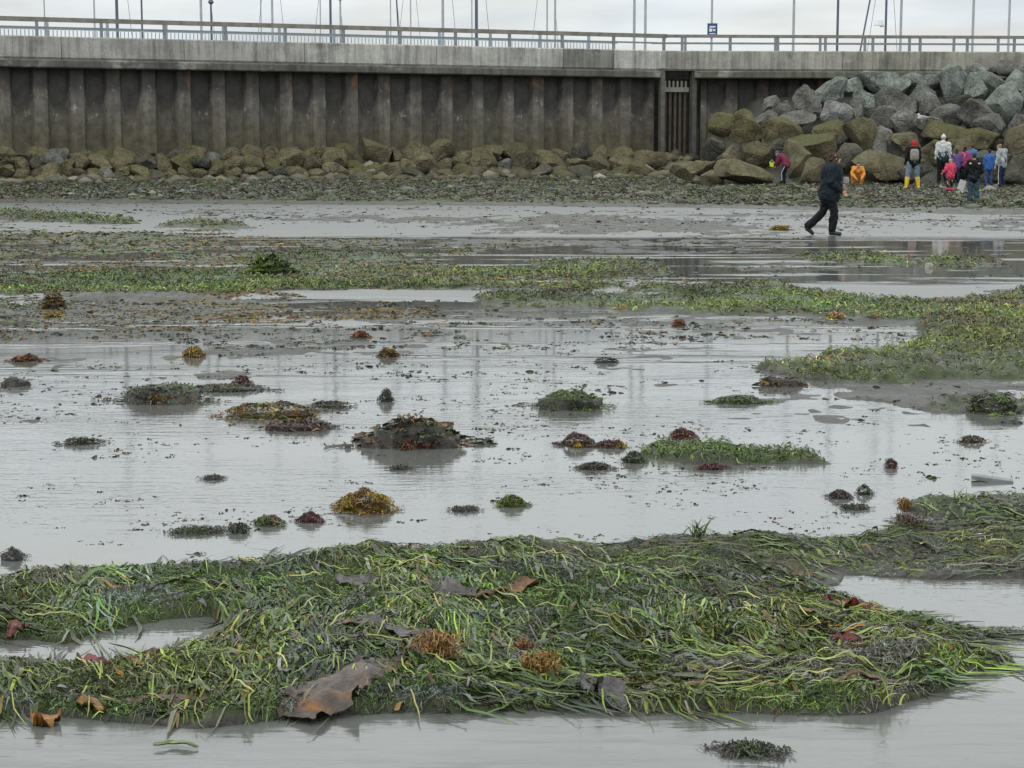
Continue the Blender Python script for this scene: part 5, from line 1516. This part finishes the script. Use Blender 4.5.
blade(0, 0, [(338, 622), (362, 622), (388, 628), (410, 634), (430, 632)], [.05, .08, .14, .15, .05], (.07, .06, .052), "grey brown kelp blade with orange left end beside the tan bushy tuft", tips=[(.05, 0, .12, (.28, .10, .02))], ruffle=.012)
blade(0, 0, [(470, 597), (500, 588), (525, 580), (552, 575)], [.02, .06, .06, .03], (.11, .055, .02), "narrow rusty kelp strap lying across the top of the near bed", ruffle=.01)
blade(0, 0, [(583, 688), (597, 678), (612, 684), (628, 696)], [.05, .12, .10, .04], (.06, .056, .052), "crumpled dark grey kelp piece near the front of the bed", ruffle=.03)
blade(0, 0, [(30, 708), (44, 706), (58, 708)], [.05, .09, .05], (.20, .09, .015), "small glossy orange kelp tip at the left front of the bed", ruffle=.02)
blade(0, 0, [(78, 700), (92, 695), (106, 700)], [.04, .09, .03], (.15, .08, .015), "amber kelp flap right of the small orange kelp tip", ruffle=.02)
blade(0, 0, [(64, 694), (120, 690), (180, 690), (230, 694)], [.01, .03, .03, .01], (.07, .045, .03), "long thin dark brown kelp strap in the left of the bed", ruffle=.006)
blade(0, 0, [(150, 731), (175, 728), (200, 731)], [.01, .035, .01], (.16, .22, .06), "pale green leaf floating at the front edge of the bed", ruffle=.003)
blade(0, 0, [(430, 590), (455, 588), (480, 592)], [.04, .09, .04], (.085, .075, .07), "dull purple grey kelp fold in the middle of the bed", ruffle=.02)
blade(0, 0, [(335, 578), (352, 576), (375, 579)], [.05, .11, .05], (.085, .08, .075), "smooth grey kelp fold near the back of the bed", ruffle=.015)
blade(0, 0, [(822, 592), (836, 598), (852, 604), (884, 612)], [.03, .05, .05, .02], (.13, .02, .018), "dark red leathery strap at the right top of the near bed", ruffle=.02, name="red_seaweed")
blade(0, 0, [(78, 655), (92, 652), (108, 651)], [.05, .09, .04], (.14, .045, .045), "pinkish red fringe of weed beside the left pool", ruffle=.025, name="red_seaweed")
blade(0, 0, [(832, 632), (846, 635), (860, 637)], [.03, .06, .03], (.15, .04, .03), "dull red weed flake among green blades at the right of the bed", ruffle=.015, name="red_seaweed")
blade(0, 0, [(8, 626), (18, 620), (28, 622)], [.03, .05, .02], (.13, .045, .03), "salmon red weed flake at the left end of the bed behind the pool", ruffle=.015, name="red_seaweed")
def bush(px, py, w, h, names, pr, n_, label, lz=.05):
    X, Y = at(px, py, lz); X, Y = float(X), float(Y); s = Y / FPX
    z0 = max(float(height(np.array([X]), np.array([Y]))[0]), 0)
    P = np.stack([rng.normal(0, w * s * .22, n_), rng.normal(0, w * s * .16, n_), rng.uniform(0, h * s * .75, n_)], -1)
    a_ = ribbons(P, rng.uniform(0, 6.3, n_), rng.uniform(.015, .045, n_), rng.uniform(.0025, .006, n_), rng.normal(0, 3, n_), rng.uniform(.0, .03, n_), np.zeros(n_), cols(n_, names, pr, .3), 5, ground=False, tilt=1.0)
    o = mk("bushy_seaweed", *a_[:2], M_WEED, col=a_[2], loc=(X, Y, z0))
    tag(o, label, "seaweed")
bush(435, 655, 46, 32, ["tan", "oc", "br"], [3, 1, 1], 700, "tan bushy sponge like tuft standing on the near bed beside the kelp")
bush(541, 666, 40, 22, ["tan", "oc", "ylo"], [2, 2, 1], 420, "orange brown bushy tuft in the centre front of the near bed")
bush(523, 640, 18, 10, ["rd", "tan"], [1, 2], 130, "small reddish tuft above the orange brown bushy tuft")
bush(787, 530, 20, 14, ["dk", "oc"], [1, 1], 90, "orange and dark sprig on the mud bank edge", .02) if False else None
bush(905, 505, 16, 12, ["oc", "redb"], [3, 1], 160, "round orange tuft at the left tip of the far right bed", .03)
bush(908, 528, 34, 14, ["rd", "dm", "br"], [1, 2, 2], 240, "dark red brown tuft on the edge of the mud bank", .03)
# upright sprays of blades
def spray(px, py, n_, L_, names, pr, label, lz=.03, spread=1.2, w_=(.005, .009)):
    X, Y = at(px, py, lz); X, Y = float(X), float(Y)
    z0 = max(float(height(np.array([X]), np.array([Y]))[0]), 0)
    V, F, c, k = [], [], [], 0
    S = 9
    for i in range(n_):
        hd_ = rng.uniform(0, 6.3); ln = rng.uniform(.6, 1) * L_; b = rng.uniform(.25, spread); w0 = rng.uniform(*w_)
        cc = cols(1, names, pr, .25)[0]
        p = np.array([rng.normal(0, .02), rng.normal(0, .02), 0.0]); el = math.pi / 2 - b * .25
        for q in range(S + 1):
            t = q / S
            wv = w0 * (1 - .75 * t ** 2) / 2
            sx, sy = -math.sin(hd_ + 1.0), math.cos(hd_ + 1.0)
            V += [p - np.array([sx, sy, .1]) * wv, p + np.array([sx, sy, .1]) * wv]; c += [cc, cc]
            p = p + np.array([math.cos(hd_) * math.cos(el), math.sin(hd_) * math.cos(el), math.sin(el)]) * ln / S
            if p[2] < .004: p[2] = .004
            el -= b * 2.6 / S
        F += [(k + 2 * q, k + 2 * q + 1, k + 2 * q + 3, k + 2 * q + 2) for q in range(S)]
        k += 2 * (S + 1)
    o = mk("eelgrass_tuft", np.array(V), np.array(F), M_WEED, col=np.array(c), loc=(X, Y, z0))
    tag(o, label, "eelgrass")
spray(697, 535, 26, .12, ["dk", "gr", "md", "yl"], [3, 3, 2, 1], "dark green tuft of blades standing on the back edge of the mud bank")
spray(897, 640, 14, .12, ["yl", "md", "pale"], [2, 2, 1], "bright tuft of upright blades at the right end of the near bed", .05)
spray(884, 694, 12, .13, ["pale", "yl", "md"], [2, 2, 1], "pale upright blades at the right front corner of the near bed", .05)
spray(112, 571, 3, .07, ["pale", "yl"], [1, 1], "single bent pale blade poking up behind the left of the bed", .04)
spray(420, 555, 10, .07, ["dk", "gr"], [1, 1], "small dark upright tuft on the back rim of the near bed", .04)
spray(925, 510, 6, .13, ["dk", "dm"], [1, 1], "thin dark stalks arching above the far right bed", .03, 1.0, (.003, .005))
spray(960, 505, 10, .09, ["md", "yl"], [1, 1], "lime green sprig on the far right bed", .03)
